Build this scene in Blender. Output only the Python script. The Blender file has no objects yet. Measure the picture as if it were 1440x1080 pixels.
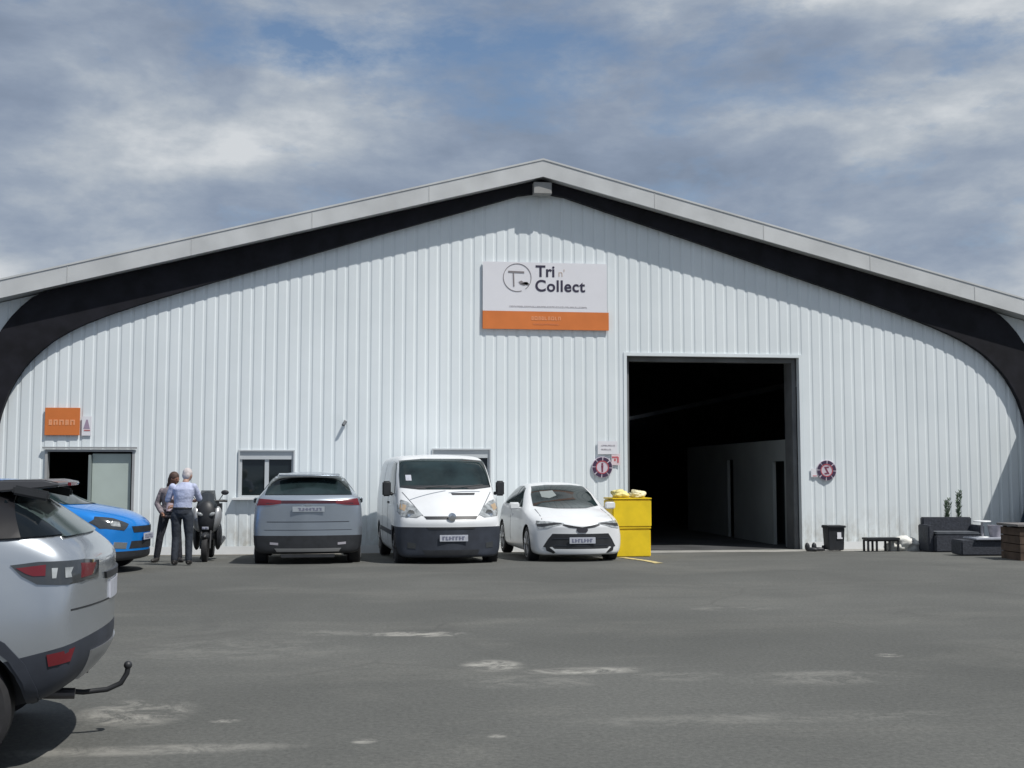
import bpy, bmesh, math, random
from mathutils import Vector, Matrix, noise
from mathutils.bvhtree import BVHTree
from mathutils.geometry import delaunay_2d_cdt
R = math.radians
random.seed(7)
scn = bpy.context.scene
COL = scn.collection

# ------------------------------------------------------------------ camera
CAM_Y = -25.817
cd = bpy.data.cameras.new('camera'); cam = bpy.data.objects.new('camera', cd); COL.objects.link(cam)
cam.location = (0, CAM_Y, 1.64)
cam.rotation_euler = (R(90) + math.atan(125/1600), 0, -R(7.1))
cd.sensor_width = 36; cd.lens = 36*1600/1440; cd.clip_end = 2000; cd.clip_start = .1
scn.camera = cam

# ------------------------------------------------------------------ light
SUN = Vector((-.484, .45, -1.04)).normalized()          # direction the light travels
elev = math.asin(-SUN.z)
azim = math.atan2(-SUN.x, -SUN.y)                        # of the sun, from +Y towards +X
sd = bpy.data.lights.new('sun', 'SUN'); sd.energy = 4.2; sd.angle = R(.6); sd.color = (1, .965, .91)
so = bpy.data.objects.new('sun', sd); COL.objects.link(so)
so.rotation_euler = SUN.to_track_quat('-Z', 'Y').to_euler(); so.location = (20, -20, 40)

w = bpy.data.worlds.new('World'); scn.world = w; w.use_nodes = True
nt = w.node_tree; N = nt.nodes; LK = nt.links; N.clear()
def nn(t, **kw):
    n = N.new(t)
    for k, v in kw.items(): setattr(n, k, v)
    return n
def mth(op, a, b=None, c=None, clamp=False):
    n = nn('ShaderNodeMath', operation=op, use_clamp=clamp)
    for i, v in enumerate((a, b, c)):
        if v is None: continue
        if isinstance(v, (int, float)): n.inputs[i].default_value = v
        else: LK.new(v, n.inputs[i])
    return n.outputs[0]
sky = nn('ShaderNodeTexSky', sky_type='NISHITA'); sky.sun_disc = False
sky.sun_elevation = elev; sky.sun_rotation = azim; sky.air_density = 1.1; sky.dust_density = .6; sky.ozone_density = 2.0
tc = nn('ShaderNodeTexCoord')
sep = nn('ShaderNodeSeparateXYZ'); LK.new(tc.outputs['Generated'], sep.inputs[0])
def wn(vec, scale, detail, rough, off=(0, 0, 0), st=(1, 1, 1), dist=0.0):
    m = nn('ShaderNodeMapping'); m.inputs['Location'].default_value = off; m.inputs['Scale'].default_value = st
    LK.new(vec, m.inputs[0]); t = nn('ShaderNodeTexNoise'); t.inputs['Scale'].default_value = scale
    t.inputs['Detail'].default_value = detail; t.inputs['Roughness'].default_value = rough; t.inputs['Distortion'].default_value = dist
    LK.new(m.outputs[0], t.inputs[0]); return t.outputs[0]
def ramp(v, stops):
    r = nn('ShaderNodeValToRGB'); e = r.color_ramp.elements
    while len(e) < len(stops): e.new(.5)
    for i, (p, c) in enumerate(stops): e[i].position = p; e[i].color = (*c, 1) if len(c) == 3 else c
    LK.new(v, r.inputs[0]); return r.outputs[0]
DIR = tc.outputs['Generated']
# wobble the direction so banks of cloud get torn edges
nw = nn('ShaderNodeTexNoise'); nw.inputs['Scale'].default_value = 5; nw.inputs['Detail'].default_value = 9; LK.new(DIR, nw.inputs[0])
wv = nn('ShaderNodeVectorMath', operation='MULTIPLY_ADD'); LK.new(nw.outputs[1], wv.inputs[0]); wv.inputs[1].default_value = (.22, .22, .14); wv.inputs[2].default_value = (-.11, -.11, -.07)
wd = nn('ShaderNodeVectorMath', operation='ADD'); LK.new(DIR, wd.inputs[0]); LK.new(wv.outputs[0], wd.inputs[1])
def bank(az, el, wid, hei, amp):
    """a bank of cloud (or a gap in it) at azimuth az, elevation el (degrees), Gaussian falloff"""
    a, e = R(az), R(el); c = Vector((math.sin(a)*math.cos(e), math.cos(a)*math.cos(e), math.sin(e)))
    sb = nn('ShaderNodeVectorMath', operation='SUBTRACT'); LK.new(wd.outputs[0], sb.inputs[0]); sb.inputs[1].default_value = c
    ml = nn('ShaderNodeVectorMath', operation='MULTIPLY'); LK.new(sb.outputs[0], ml.inputs[0]); ml.inputs[1].default_value = (1/R(wid), 1/R(wid), 1/R(hei))
    ln = nn('ShaderNodeVectorMath', operation='DOT_PRODUCT'); LK.new(ml.outputs[0], ln.inputs[0]); LK.new(ml.outputs[0], ln.inputs[1])
    return mth('MULTIPLY', mth('POWER', 2.718, mth('MULTIPLY', ln.outputs['Value'], -1.0)), amp)
def total(v, *bs):
    for b in bs: v = mth('ADD', v, b)
    return v
ST = (1, 1, 2.3)
cov = total(wn(DIR, 5.0, 13, .64, (4.1, .6, 0), ST, .1), .125,
            bank(1, 22.5, 7, 2.0, -.17), bank(9, 21.5, 6, 2.4, -.19), bank(13, 19.5, 6, 1.5, -.12), bank(-15, 23.5, 8, 1.3, -.15), bank(29, 20, 4, 1.3, -.16), bank(-2, 20.5, 7, 1.6, -.13), bank(-19, 20.5, 4, 1.2, -.08))
mask = ramp(cov, [(.36, (0, 0, 0)), (.56, (1, 1, 1))])
shade = total(wn(DIR, 5.4, 14, .575, (1.3, 5.2, .4), ST, .12), mth('MULTIPLY', wn(DIR, 2.4, 3, .5, (8.3, 1.2, 2.4), ST), .7), -.365,
              bank(-13, 18.5, 6, 1.6, .09), bank(-8, 16, 6, 1.5, .10), bank(4, 17.5, 4, 1.2, .05), bank(20, 23, 6, 1.6, .12), bank(24, 17, 6, 1.8, .10), bank(29, 14, 5, 1.5, .06), bank(-12, 13.5, 7, 1.3, -.06), bank(20, 14, 6, 2.0, -.05))
ccol = ramp(shade, [(.28, (1.9, 2.4, 3.25)), (.42, (2.45, 3.0, 3.95)), (.52, (3.1, 3.65, 4.5)), (.62, (4.3, 4.75, 5.3)), (.73, (6.1, 6.4, 6.7))])
mx = nn('ShaderNodeMix', data_type='RGBA'); LK.new(mask, mx.inputs[0]); LK.new(sky.outputs[0], mx.inputs[6]); LK.new(ccol, mx.inputs[7])
bg = nn('ShaderNodeBackground'); bg.inputs[1].default_value = .104; LK.new(mx.outputs[2], bg.inputs[0])
wo = nn('ShaderNodeOutputWorld'); LK.new(bg.outputs[0], wo.inputs[0])
scn.view_settings.view_transform = 'Standard'; scn.view_settings.look = 'None'
scn.view_settings.exposure = 0; scn.view_settings.gamma = 1
scn.cycles.max_bounces = 8; scn.cycles.use_denoising = True

# ------------------------------------------------------------------ helpers
MATS = {}
def mat(name, col, rough=.6, metal=0.0, var=.0, scale=6, bump=0.0, bscale=60, coat=0.0, spec=.5, col2=None, alpha=1):
    if name in MATS: return MATS[name]
    m = bpy.data.materials.new(name); m.use_nodes = True; t = m.node_tree; b = t.nodes['Principled BSDF']
    b.inputs['Base Color'].default_value = (*col, 1); b.inputs['Roughness'].default_value = rough
    b.inputs['Metallic'].default_value = metal; b.inputs['Coat Weight'].default_value = coat
    b.inputs['Coat Roughness'].default_value = .06; b.inputs['Specular IOR Level'].default_value = spec
    tcn = t.nodes.new('ShaderNodeTexCoord')
    if var > 0 or col2:
        n = t.nodes.new('ShaderNodeTexNoise'); n.inputs['Scale'].default_value = scale; n.inputs['Detail'].default_value = 6
        t.links.new(tcn.outputs['Object'], n.inputs[0])
        r = t.nodes.new('ShaderNodeValToRGB'); r.color_ramp.elements[0].position = .33; r.color_ramp.elements[1].position = .67
        c2 = col2 or tuple(min(1, c*(1+var)) for c in col); c1 = col if col2 else tuple(c*(1-var) for c in col)
        r.color_ramp.elements[0].color = (*c1, 1); r.color_ramp.elements[1].color = (*c2, 1)
        t.links.new(n.outputs[0], r.inputs[0]); t.links.new(r.outputs[0], b.inputs['Base Color'])
    if bump > 0:
        n = t.nodes.new('ShaderNodeTexNoise'); n.inputs['Scale'].default_value = bscale; n.inputs['Detail'].default_value = 4
        t.links.new(tcn.outputs['Object'], n.inputs[0])
        bp = t.nodes.new('ShaderNodeBump'); bp.inputs['Strength'].default_value = bump; bp.inputs['Distance'].default_value = .02
        t.links.new(n.outputs[0], bp.inputs['Height']); t.links.new(bp.outputs[0], b.inputs['Normal'])
    MATS[name] = m; return m

def link(o, parent=None):
    COL.objects.link(o)
    if parent: o.parent = parent
    return o
def tag(o, label=None, cat=None, group=None, kind=None):
    if label: o['label'] = label
    if cat: o['category'] = cat
    if group: o['group'] = group
    if kind: o['kind'] = kind
    return o
def empty(name, loc, rz=0, rx=0):
    o = bpy.data.objects.new(name, None); o.location = loc; o.rotation_euler = (rx, 0, rz); o.empty_display_size = .2
    return link(o)
def mobj(name, me, m, parent=None, smooth=False, ang=None):
    o = bpy.data.objects.new(name, me)
    if m is not None and not me.materials: me.materials.append(m)
    if smooth:
        for p in me.polygons: p.use_smooth = True
        if ang: me.set_sharp_from_angle(angle=R(ang))
    return link(o, parent)

class MB:
    def __init__(s): s.bm = bmesh.new()
    def box(s, c, d, rot=(0, 0, 0), taper=None):
        M = Matrix.Translation(c) @ Matrix.Rotation(rot[2], 4, 'Z') @ Matrix.Rotation(rot[1], 4, 'Y') @ Matrix.Rotation(rot[0], 4, 'X')
        vs = []
        for z in (-.5, .5):
            k = taper if (taper and z > 0) else 1
            for x, y in ((-.5, -.5), (.5, -.5), (.5, .5), (-.5, .5)):
                vs.append(s.bm.verts.new(M @ Vector((x*d[0]*k, y*d[1]*k, z*d[2]))))
        for f in ((3, 2, 1, 0), (4, 5, 6, 7), (0, 1, 5, 4), (1, 2, 6, 5), (2, 3, 7, 6), (3, 0, 4, 7)):
            s.bm.faces.new([vs[i] for i in f])
        return s
    def tube(s, pts, r, n=10):
        pts = [Vector(p) for p in pts]; rs = r if isinstance(r, (list, tuple)) else [r]*len(pts)
        rings = []; up = None
        for i, p in enumerate(pts):
            d = (pts[min(i+1, len(pts)-1)] - pts[max(i-1, 0)]).normalized()
            if up is None: up = d.orthogonal().normalized()
            up = (up - d*up.dot(d)); up = up.normalized() if up.length > 1e-6 else d.orthogonal().normalized()
            b = d.cross(up)
            rings.append([s.bm.verts.new(p + (up*math.cos(2*math.pi*k/n) + b*math.sin(2*math.pi*k/n))*rs[i]) for k in range(n)])
        for a, b in zip(rings, rings[1:]):
            for k in range(n): s.bm.faces.new((a[k], a[(k+1) % n], b[(k+1) % n], b[k]))
        s.bm.faces.new(rings[0][::-1]); s.bm.faces.new(rings[-1]); return s
    def lathe(s, prof, c=(0, 0, 0), axis='Z', n=28):
        c = Vector(c); rings = []
        for r, h in prof:
            ring = []
            for k in range(n):
                a = 2*math.pi*k/n; v = (r*math.cos(a), r*math.sin(a), h)
                if axis == 'X': v = (h, v[0], v[1])
                if axis == 'Y': v = (v[0], h, v[1])
                ring.append(s.bm.verts.new(c + Vector(v)))
            rings.append(ring)
        for a, b in zip(rings, rings[1:]):
            for k in range(n): s.bm.faces.new((a[k], a[(k+1) % n], b[(k+1) % n], b[k]))
        s.bm.faces.new(rings[0][::-1]); s.bm.faces.new(rings[-1]); return s
    def ball(s, c, r, sc=(1, 1, 1), u=16, v=10, rot=(0, 0, 0)):
        M = Matrix.Translation(c) @ Matrix.Rotation(rot[2], 4, 'Z') @ Matrix.Rotation(rot[1], 4, 'Y') @ Matrix.Rotation(rot[0], 4, 'X') @ Matrix.Diagonal((r*sc[0], r*sc[1], r*sc[2], 1))
        bmesh.ops.create_uvsphere(s.bm, u_segments=u, v_segments=v, radius=1, matrix=M); return s
    def prism(s, poly, y0, y1, plane='XZ'):
        def P(a, b, h): return {'XZ': (a, h, b), 'YZ': (h, a, b), 'XY': (a, b, h)}[plane]
        A = [s.bm.verts.new(P(a, b, y0)) for a, b in poly]; B = [s.bm.verts.new(P(a, b, y1)) for a, b in poly]
        n = len(poly); s.bm.faces.new(A); s.bm.faces.new(B[::-1])
        for i in range(n): s.bm.faces.new((A[i], B[i], B[(i+1) % n], A[(i+1) % n]))
        return s
    def quad(s, *p): s.bm.faces.new([s.bm.verts.new(q) for q in p]); return s
    def build(s, name, m, parent=None, smooth=False, bevel=0, seg=2, sub=0):
        bmesh.ops.recalc_face_normals(s.bm, faces=s.bm.faces)
        if bevel: bmesh.ops.bevel(s.bm, geom=list(s.bm.edges), offset=bevel, segments=seg, affect='EDGES', clamp_overlap=True)
        me = bpy.data.meshes.new(name); s.bm.to_mesh(me); s.bm.free()
        o = mobj(name, me, m, parent, smooth or bevel > 0, 40)
        if sub:
            md = o.modifiers.new('sub', 'SUBSURF'); md.levels = md.render_levels = sub
        return o

def baked(o):
    dg = bpy.context.evaluated_depsgraph_get(); dg.update()
    me = bpy.data.meshes.new_from_object(o.evaluated_get(dg), preserve_all_data_layers=True, depsgraph=dg)
    return me

def text_mesh(txt, size, name, m, parent, loc, off=0.0, ext=.004, align='LEFT', shear=0, sx=1, sp=1):
    c = bpy.data.curves.new(name, 'FONT'); c.body = txt; c.size = size; c.offset = off; c.extrude = ext; c.align_x = align
    c.shear = shear; c.space_character = sp
    t = bpy.data.objects.new(name, c); COL.objects.link(t)
    me = baked(t); bpy.data.objects.remove(t)
    me.transform(Matrix.Translation(loc) @ Matrix.Rotation(R(90), 4, 'X') @ Matrix.Diagonal((sx, 1, 1, 1)))
    me.materials.clear(); return mobj(name, me, m, parent)

GROUND_DROP = .15
def gz(y): return -GROUND_DROP*min(1, max(0, (y+5)/5))

# ------------------------------------------------------------------ materials
def wall_material():
    m = bpy.data.materials.new('wall_cladding_paint'); m.use_nodes = True; t = m.node_tree; b = t.nodes['Principled BSDF']
    tcn = t.nodes.new('ShaderNodeTexCoord')
    def noise_(scale, st, detail=5, rough=.6):
        mp = t.nodes.new('ShaderNodeMapping'); mp.inputs['Scale'].default_value = st; t.links.new(tcn.outputs['Object'], mp.inputs[0])
        n = t.nodes.new('ShaderNodeTexNoise'); n.inputs['Scale'].default_value = scale; n.inputs['Detail'].default_value = detail; n.inputs['Roughness'].default_value = rough
        t.links.new(mp.outputs[0], n.inputs[0]); return n.outputs[0]
    a = noise_(1.1, (1, 1, .06)); c = noise_(.5, (1, 1, 1))
    ad = t.nodes.new('ShaderNodeMath'); ad.operation = 'ADD'; t.links.new(a, ad.inputs[0]); t.links.new(c, ad.inputs[1])
    r = t.nodes.new('ShaderNodeValToRGB'); e = r.color_ramp.elements
    e[0].position = .35; e[0].color = (.69, .745, .77, 1); e[1].position = .62; e[1].color = (.78, .835, .86, 1)
    hf = t.nodes.new('ShaderNodeMath'); hf.operation = 'MULTIPLY'; hf.inputs[1].default_value = .5; t.links.new(ad.outputs[0], hf.inputs[0])
    t.links.new(hf.outputs[0], r.inputs[0]); t.links.new(r.outputs[0], b.inputs['Base Color'])
    sp_ = t.nodes.new('ShaderNodeSeparateXYZ'); t.links.new(tcn.outputs['Object'], sp_.inputs[0])
    mr = t.nodes.new('ShaderNodeMapRange'); mr.inputs[1].default_value = .9; mr.inputs[2].default_value = -.1; t.links.new(sp_.outputs[2], mr.inputs[0])
    dn = noise_(3.5, (1, 1, .5), 8, .7); r2 = t.nodes.new('ShaderNodeValToRGB'); r2.color_ramp.elements[0].position = .42; r2.color_ramp.elements[1].position = .66; t.links.new(dn, r2.inputs[0])
    ml = t.nodes.new('ShaderNodeMath'); ml.operation = 'MULTIPLY'; t.links.new(mr.outputs[0], ml.inputs[0]); t.links.new(r2.outputs[0], ml.inputs[1])
    mx_ = t.nodes.new('ShaderNodeMix'); mx_.data_type = 'RGBA'; t.links.new(ml.outputs[0], mx_.inputs[0]); t.links.new(r.outputs[0], mx_.inputs[6]); mx_.inputs[7].default_value = (.42, .41, .37, 1)
    t.links.new(mx_.outputs[2], b.inputs['Base Color'])
    b.inputs['Roughness'].default_value = .5
    return m
M_WALL = wall_material()
M_WHITE = mat('white_trim', (.74, .76, .77), .5, var=.05, scale=2)
M_FASCIA = mat('fascia_metal', (.56, .575, .58), .45, var=.10, scale=1.3)
M_BEAM = mat('dark_stained_timber', (.010, .010, .014), .7, var=.35, scale=3, spec=.25)
M_SOFFIT = mat('soffit_board', (.30, .30, .30), .7, var=.1)
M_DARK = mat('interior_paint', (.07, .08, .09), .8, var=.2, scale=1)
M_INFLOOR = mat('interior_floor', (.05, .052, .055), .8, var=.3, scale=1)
M_PART = mat('interior_panel', (.26, .28, .28), .7, var=.1, scale=.8)
M_GLASS = mat('dark_glass', (.012, .018, .02), .04, spec=.6)
M_CARGLASS = mat('car_glass', (.014, .024, .026), .06, spec=.38, var=.5, scale=2.2)
M_RUB = mat('tyre_rubber', (.018, .018, .02), .75, var=.2, scale=20)
M_BLK = mat('black_plastic', (.022, .024, .028), .5, var=.2, scale=8)
M_GREYPL = mat('grey_plastic', (.030, .036, .050), .55, var=.2, scale=5)
M_RIM = mat('alloy_rim', (.45, .46, .48), .3, .8)
M_DRIM = mat('dark_alloy_rim', (.12, .12, .13), .35, .8)
M_CHROME = mat('chrome', (.7, .72, .75), .15, 1)
M_PAINTW = mat('white_car_paint', (.72, .74, .76), .35, coat=.6, var=.03, scale=2)
M_PAINTV = mat('white_van_paint', (.68, .70, .72), .4, coat=.4, var=.05, scale=2)
M_SILVER = mat('silver_car_paint', (.38, .43, .49), .27, .7, coat=.7, var=.05, scale=2)
M_SILVER2 = mat('silver_suv_paint', (.44, .475, .515), .27, .7, coat=.8, var=.04, scale=2)
M_BLUE = mat('blue_car_paint', (.005, .21, .66), .3, .25, coat=.9)
M_RED = mat('red_lens', (.13, .012, .018), .2, coat=.3)
M_CLEAR = mat('clear_lens', (.30, .32, .33), .12, coat=.8, var=.4, scale=14)
M_LENSD = mat('dark_lens', (.04, .045, .05), .1, coat=.8)
M_PLATE = mat('plate_white', (.46, .48, .54), .4, var=.1, scale=20)
M_INK = mat('plate_ink', (.17, .18, .25), .5)
M_YEL = mat('yellow_bin_plastic', (.80, .57, .012), .5, var=.10, scale=3)
M_YELP = mat('pale_yellow_bag', (.72, .63, .25), .6, var=.15, scale=7)
M_ORANGE = mat('sign_orange', (.66, .19, .045), .5, var=.06, scale=2)
M_SIGNW = mat('sign_white', (.76, .76, .80), .45, var=.02, scale=2)
M_SIGNT = mat('sign_dark_text', (.035, .03, .06), .5)
M_SIGNL = mat('sign_pale_text', (.80, .36, .18), .5)
M_SKIN = mat('skin', (.22, .11, .075), .5, var=.1, scale=20)

# ------------------------------------------------------------------ ground
def asphalt():
    m = bpy.data.materials.new('asphalt'); m.use_nodes = True; t = m.node_tree; b = t.nodes['Principled BSDF']; L = t.links
    tcn = t.nodes.new('ShaderNodeTexCoord')
    def nz(scale, st=(1, 1, 1), detail=6, rough=.6, off=(0, 0, 0), dist=0):
        mp = t.nodes.new('ShaderNodeMapping'); mp.inputs['Scale'].default_value = st; mp.inputs['Location'].default_value = off
        L.new(tcn.outputs['Object'], mp.inputs[0])
        n = t.nodes.new('ShaderNodeTexNoise'); n.inputs['Scale'].default_value = scale; n.inputs['Detail'].default_value = detail
        n.inputs['Roughness'].default_value = rough; n.inputs['Distortion'].default_value = dist; L.new(mp.outputs[0], n.inputs[0]); return n.outputs[0]
    def rp(v, p0, c0, p1, c1):
        r = t.nodes.new('ShaderNodeValToRGB'); e = r.color_ramp.elements; e[0].position = p0; e[1].position = p1
        e[0].color = (*c0, 1); e[1].color = (*c1, 1); L.new(v, r.inputs[0]); return r.outputs[0]
    def mul(a, b_):
        n = t.nodes.new('ShaderNodeMath'); n.operation = 'MULTIPLY'
        for i, v in enumerate((a, b_)):
            if isinstance(v, (int, float)): n.inputs[i].default_value = v
            else: L.new(v, n.inputs[i])
        return n.outputs[0]
    def mix(f, a, c):
        n = t.nodes.new('ShaderNodeMix'); n.data_type = 'RGBA'; L.new(f, n.inputs[0])
        for s_, v in ((6, a), (7, c)):
            if isinstance(v, tuple): n.inputs[s_].default_value = (*v, 1)
            else: L.new(v, n.inputs[s_])
        return n.outputs[2]
    base = rp(nz(.22, (1, 1, 1), 5), .35, (.085, .087, .083), .68, (.118, .120, .114))
    worn = rp(nz(.6, (.45, 1.2, 1), 9, .72, (4, 2, 0), .5), .50, (0, 0, 0), .75, (1, 1, 1))
    c = mix(mul(worn, .38), base, (.20, .197, .18))
    grain = nz(26, (1, 1, 1), 7, .82)
    gr = rp(grain, .3, (.62, .62, .62), .72, (1.38, 1.38, 1.35))
    mm = t.nodes.new('ShaderNodeMix'); mm.data_type = 'RGBA'; mm.blend_type = 'MULTIPLY'; mm.inputs[0].default_value = 1
    L.new(c, mm.inputs[6]); L.new(gr, mm.inputs[7]); c = mm.outputs[2]
    oil = rp(nz(.55, (1, .8, 1), 8, .66, (9, 4, 0), .8), .60, (0, 0, 0), .72, (1, 1, 1)); c = mix(mul(oil, .5), c, (.068, .068, .066))
    speck = rp(nz(9, (1, 1, 1), 3, .9, (2, 7, 0)), .70, (0, 0, 0), .78, (1, 1, 1)); c = mix(mul(speck, .35), c, (.24, .235, .21))
    crack = t.nodes.new('ShaderNodeTexVoronoi'); crack.feature = 'DISTANCE_TO_EDGE'; crack.inputs['Scale'].default_value = .16
    wm = t.nodes.new('ShaderNodeMixRGB'); wm.blend_type = 'ADD'; wm.inputs[0].default_value = .5
    L.new(tcn.outputs['Object'], wm.inputs[1])
    n3 = t.nodes.new('ShaderNodeTexNoise'); n3.inputs['Scale'].default_value = .9; n3.inputs['Detail'].default_value = 5; L.new(tcn.outputs['Object'], n3.inputs[0]); L.new(n3.outputs[1], wm.inputs[2])
    L.new(wm.outputs[0], crack.inputs[0])
    ck = rp(crack.outputs[0], .0, (1, 1, 1), .006, (0, 0, 0))
    c = mix(mul(ck, mul(worn, .8)), c, (.05, .05, .05))
    # pale dusty scuffs, each with its own place and shape: x, y, rx, ry, strength
    spots = [(.42, -14.0, .5, .16, .9), (.66, -14.1, .30, .12, .9), (1.05, -16.0, .24, .26, 1.0), (1.8, -16.35, .45, .16, .8), (2.5, -16.7, .35, .2, .35), (1.3, -16.8, .5, .25, .3),
             (-1.57, -17.6, .34, .42, .8), (-.93, -17.95, .10, .05, 1.0), (4.66, -15.9, .12, .09, 1.0), (-.02, -18.63, .07, .07, 1.0), (.8, -18.6, .06, .05, .9),
             (3.7, -16.9, .7, .3, .35), (4.4, -12.3, .5, .18, .4), (-.3, -13.8, .5, .2, .25), (-1.3, -18.7, .8, .12, .5), (2.6, -18.3, 1.3, .16, .25), (-1.2, -14.8, 1.0, .7, .2)]
    warp = nz(3.4, (.8, 1.0, 1), 10, .8, (1, 1, 1), .6)
    geo = t.nodes.new('ShaderNodeSeparateXYZ'); L.new(tcn.outputs['Object'], geo.inputs[0])
    tot = None
    for (x, y, rx, ry, s_) in spots:
        def ax(o, c0, r0):
            n = t.nodes.new('ShaderNodeMath'); n.operation = 'SUBTRACT'; L.new(o, n.inputs[0]); n.inputs[1].default_value = c0
            q = mul(n.outputs[0], 1/(r0*1.35)); return mul(q, q)
        a = t.nodes.new('ShaderNodeMath'); a.operation = 'ADD'; L.new(ax(geo.outputs[0], x, rx), a.inputs[0]); L.new(ax(geo.outputs[1], y, ry), a.inputs[1])
        # falloff minus noise
        k = t.nodes.new('ShaderNodeMapRange'); k.interpolation_type = 'SMOOTHSTEP'; k.inputs[1].default_value = 1; k.inputs[2].default_value = 0; k.inputs[3].default_value = 0; k.inputs[4].default_value = s_
        L.new(a.outputs[0], k.inputs[0])
        if tot is None: tot = k.outputs[0]
        else:
            mxn = t.nodes.new('ShaderNodeMath'); mxn.operation = 'MAXIMUM'; L.new(tot, mxn.inputs[0]); L.new(k.outputs[0], mxn.inputs[1]); tot = mxn.outputs[0]
    thr = rp(warp, .44, (0, 0, 0), .60, (1, 1, 1))
    c = mix(mul(mul(tot, thr), .85), c, (.40, .39, .355))
    L.new(c, b.inputs['Base Color']); b.inputs['Roughness'].default_value = .88; b.inputs['Specular IOR Level'].default_value = .3
    bp = t.nodes.new('ShaderNodeBump'); bp.inputs['Strength'].default_value = .35; bp.inputs['Distance'].default_value = .01
    L.new(grain, bp.inputs['Height']); L.new(bp.outputs[0], b.inputs['Normal'])
    return m
M_ASPH = asphalt()
g = MB(); ys = [-240, -5, 0, 240]
for a, b_ in zip(ys, ys[1:]):
    g.quad((-240, a, gz(a)), (240, a, gz(a)), (240, b_, gz(b_)), (-240, b_, gz(b_)))
bmesh.ops.remove_doubles(g.bm, verts=g.bm.verts, dist=.001)
ground = g.build('ground', M_ASPH); tag(ground, 'grey worn asphalt yard with pale dusty scuffs', kind='structure')
# concrete apron in front of the big door
M_CONC = mat('apron_concrete', (.30, .295, .275), .85, var=.18, scale=2.5, bump=.2, bscale=30)
ap = MB()
xs_ = [5.3 + i*.35 for i in range(21)]
def ay(x): return -1.25 + .12*noise.noise(Vector((x*1.3, 0, 3)))
for a, b_ in zip(xs_, xs_[1:]):
    ap.quad((a, ay(a), gz(ay(a))+.006), (b_, ay(b_), gz(ay(b_))+.006), (b_, -.045, gz(-.045)+.006), (a, -.045, gz(-.045)+.006))
o = ap.build('apron', M_CONC); tag(o, 'pale concrete apron along the foot of the shed wall', kind='structure')
# gravel verge along the wall
M_VERGE = mat('verge_dirt', (.15, .14, .12), .95, var=.35, scale=9, bump=.5, bscale=40)
for nm, x0, x1, d0 in (('verge', -9, 5.25, -.5), ('verge', 12.35, 22, -1.2)):
    vb = MB(); n_ = int((x1-x0)/.4)
    for i in range(n_):
        a = x0+(x1-x0)*i/n_; b_ = x0+(x1-x0)*(i+1)/n_
        ya = d0+.15*noise.noise(Vector((a, 5, 0))); yb = d0+.15*noise.noise(Vector((b_, 5, 0)))
        vb.quad((a, ya, gz(ya)+.005), (b_, yb, gz(yb)+.005), (b_, -.045, gz(-.045)+.005), (a, -.045, gz(-.045)+.005))
    o = vb.build(nm, M_VERGE); tag(o, 'strip of dusty dirt at the foot of the wall', kind='structure')

def painted(name, col, x0, y0, x1, y1, wd, label, wear=.5):
    m = bpy.data.materials.new(name); m.use_nodes = True; t = m.node_tree; b = t.nodes['Principled BSDF']
    tcn = t.nodes.new('ShaderNodeTexCoord'); n = t.nodes.new('ShaderNodeTexNoise'); n.inputs['Scale'].default_value = 5; n.inputs['Detail'].default_value = 8; n.inputs['Roughness'].default_value = .75
    t.links.new(tcn.outputs['Object'], n.inputs[0]); r = t.nodes.new('ShaderNodeValToRGB'); e = r.color_ramp.elements
    e[0].position = wear-.06; e[0].color = (.122, .124, .116, 1); e[1].position = wear+.1; e[1].color = (*col, 1)
    t.links.new(n.outputs[0], r.inputs[0]); t.links.new(r.outputs[0], b.inputs['Base Color']); b.inputs['Roughness'].default_value = .85
    d = Vector((x1-x0, y1-y0, 0)); p = Vector((-d.y, d.x, 0)).normalized()*wd/2; mb = MB()
    k = 8
    for i in range(k):
        a = Vector((x0, y0, 0))+d*i/k; c = Vector((x0, y0, 0))+d*(i+1)/k
        q = [a-p, c-p, c+p, a+p]; mb.quad(*[(v.x, v.y, gz(v.y)+.009) for v in q])
    o = mb.build('road_marking', m); return tag(o, label, kind='structure')
painted('yellow_line', (.62, .50, .22), 5.02, -3.3, 5.22, -5.5, .16, 'worn yellow line beside the yellow bins', .42)

# ------------------------------------------------------------------ warehouse
XR = 3.88                                   # ridge
def top_z(u): return 8.41 - .2575*abs(u)    # underside of the fascia
INNER = [(0, 8.10), (.5, 8.04), (1.7, 7.66), (3.8, 7.01), (5.6, 6.43), (7.4, 5.86), (8.6, 5.46), (9.6, 5.10), (10.2, 4.84), (10.7, 4.55), (11.1, 4.20), (11.4, 3.83), (11.65, 3.35), (11.8, 2.85), (11.95, 2.0), (12.1, -.15)]
OUTER = [(0, 8.415), (10.95, 8.41-.2575*10.95), (11.3, 5.40), (11.7, 4.95), (12.05, 4.35), (12.35, 3.5), (12.5, 2.4), (12.6, -.15)]
hall = empty('warehouse', (XR, 0, -GROUND_DROP)); tag(hall, 'wide white corrugated metal shed with shallow gable and dark curved portal frame', 'warehouse')
OFF = Vector((-XR, 0, GROUND_DROP))
def place_in_hall(o): o.parent = hall; o.location = OFF; return o
OPEN = [(5.90, 10.06, -.15, 4.36), (-6.94, -5.16, -.15, 2.10), (-2.86, -1.69, 1.10, 2.12), (1.42, 2.70, 1.10, 2.16)]
UW = 12.45
prof = []
x = XR-UW
while x < XR+UW:
    prof += [(x, -.012), (x+.165, -.012), (x+.190, 0), (x+.232, 0), (x+.26, -.012)]
    x += .26
prof = [p for p in prof if p[0] <= XR+UW]
cuts = sorted({c for o_ in OPEN for c in o_[:2]})
def pr(xq):
    for (a, ya), (b_, yb) in zip(prof, prof[1:]):
        if a <= xq <= b_: return ya if b_ == a else ya+(yb-ya)*(xq-a)/(b_-a)
    return -.03
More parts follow.
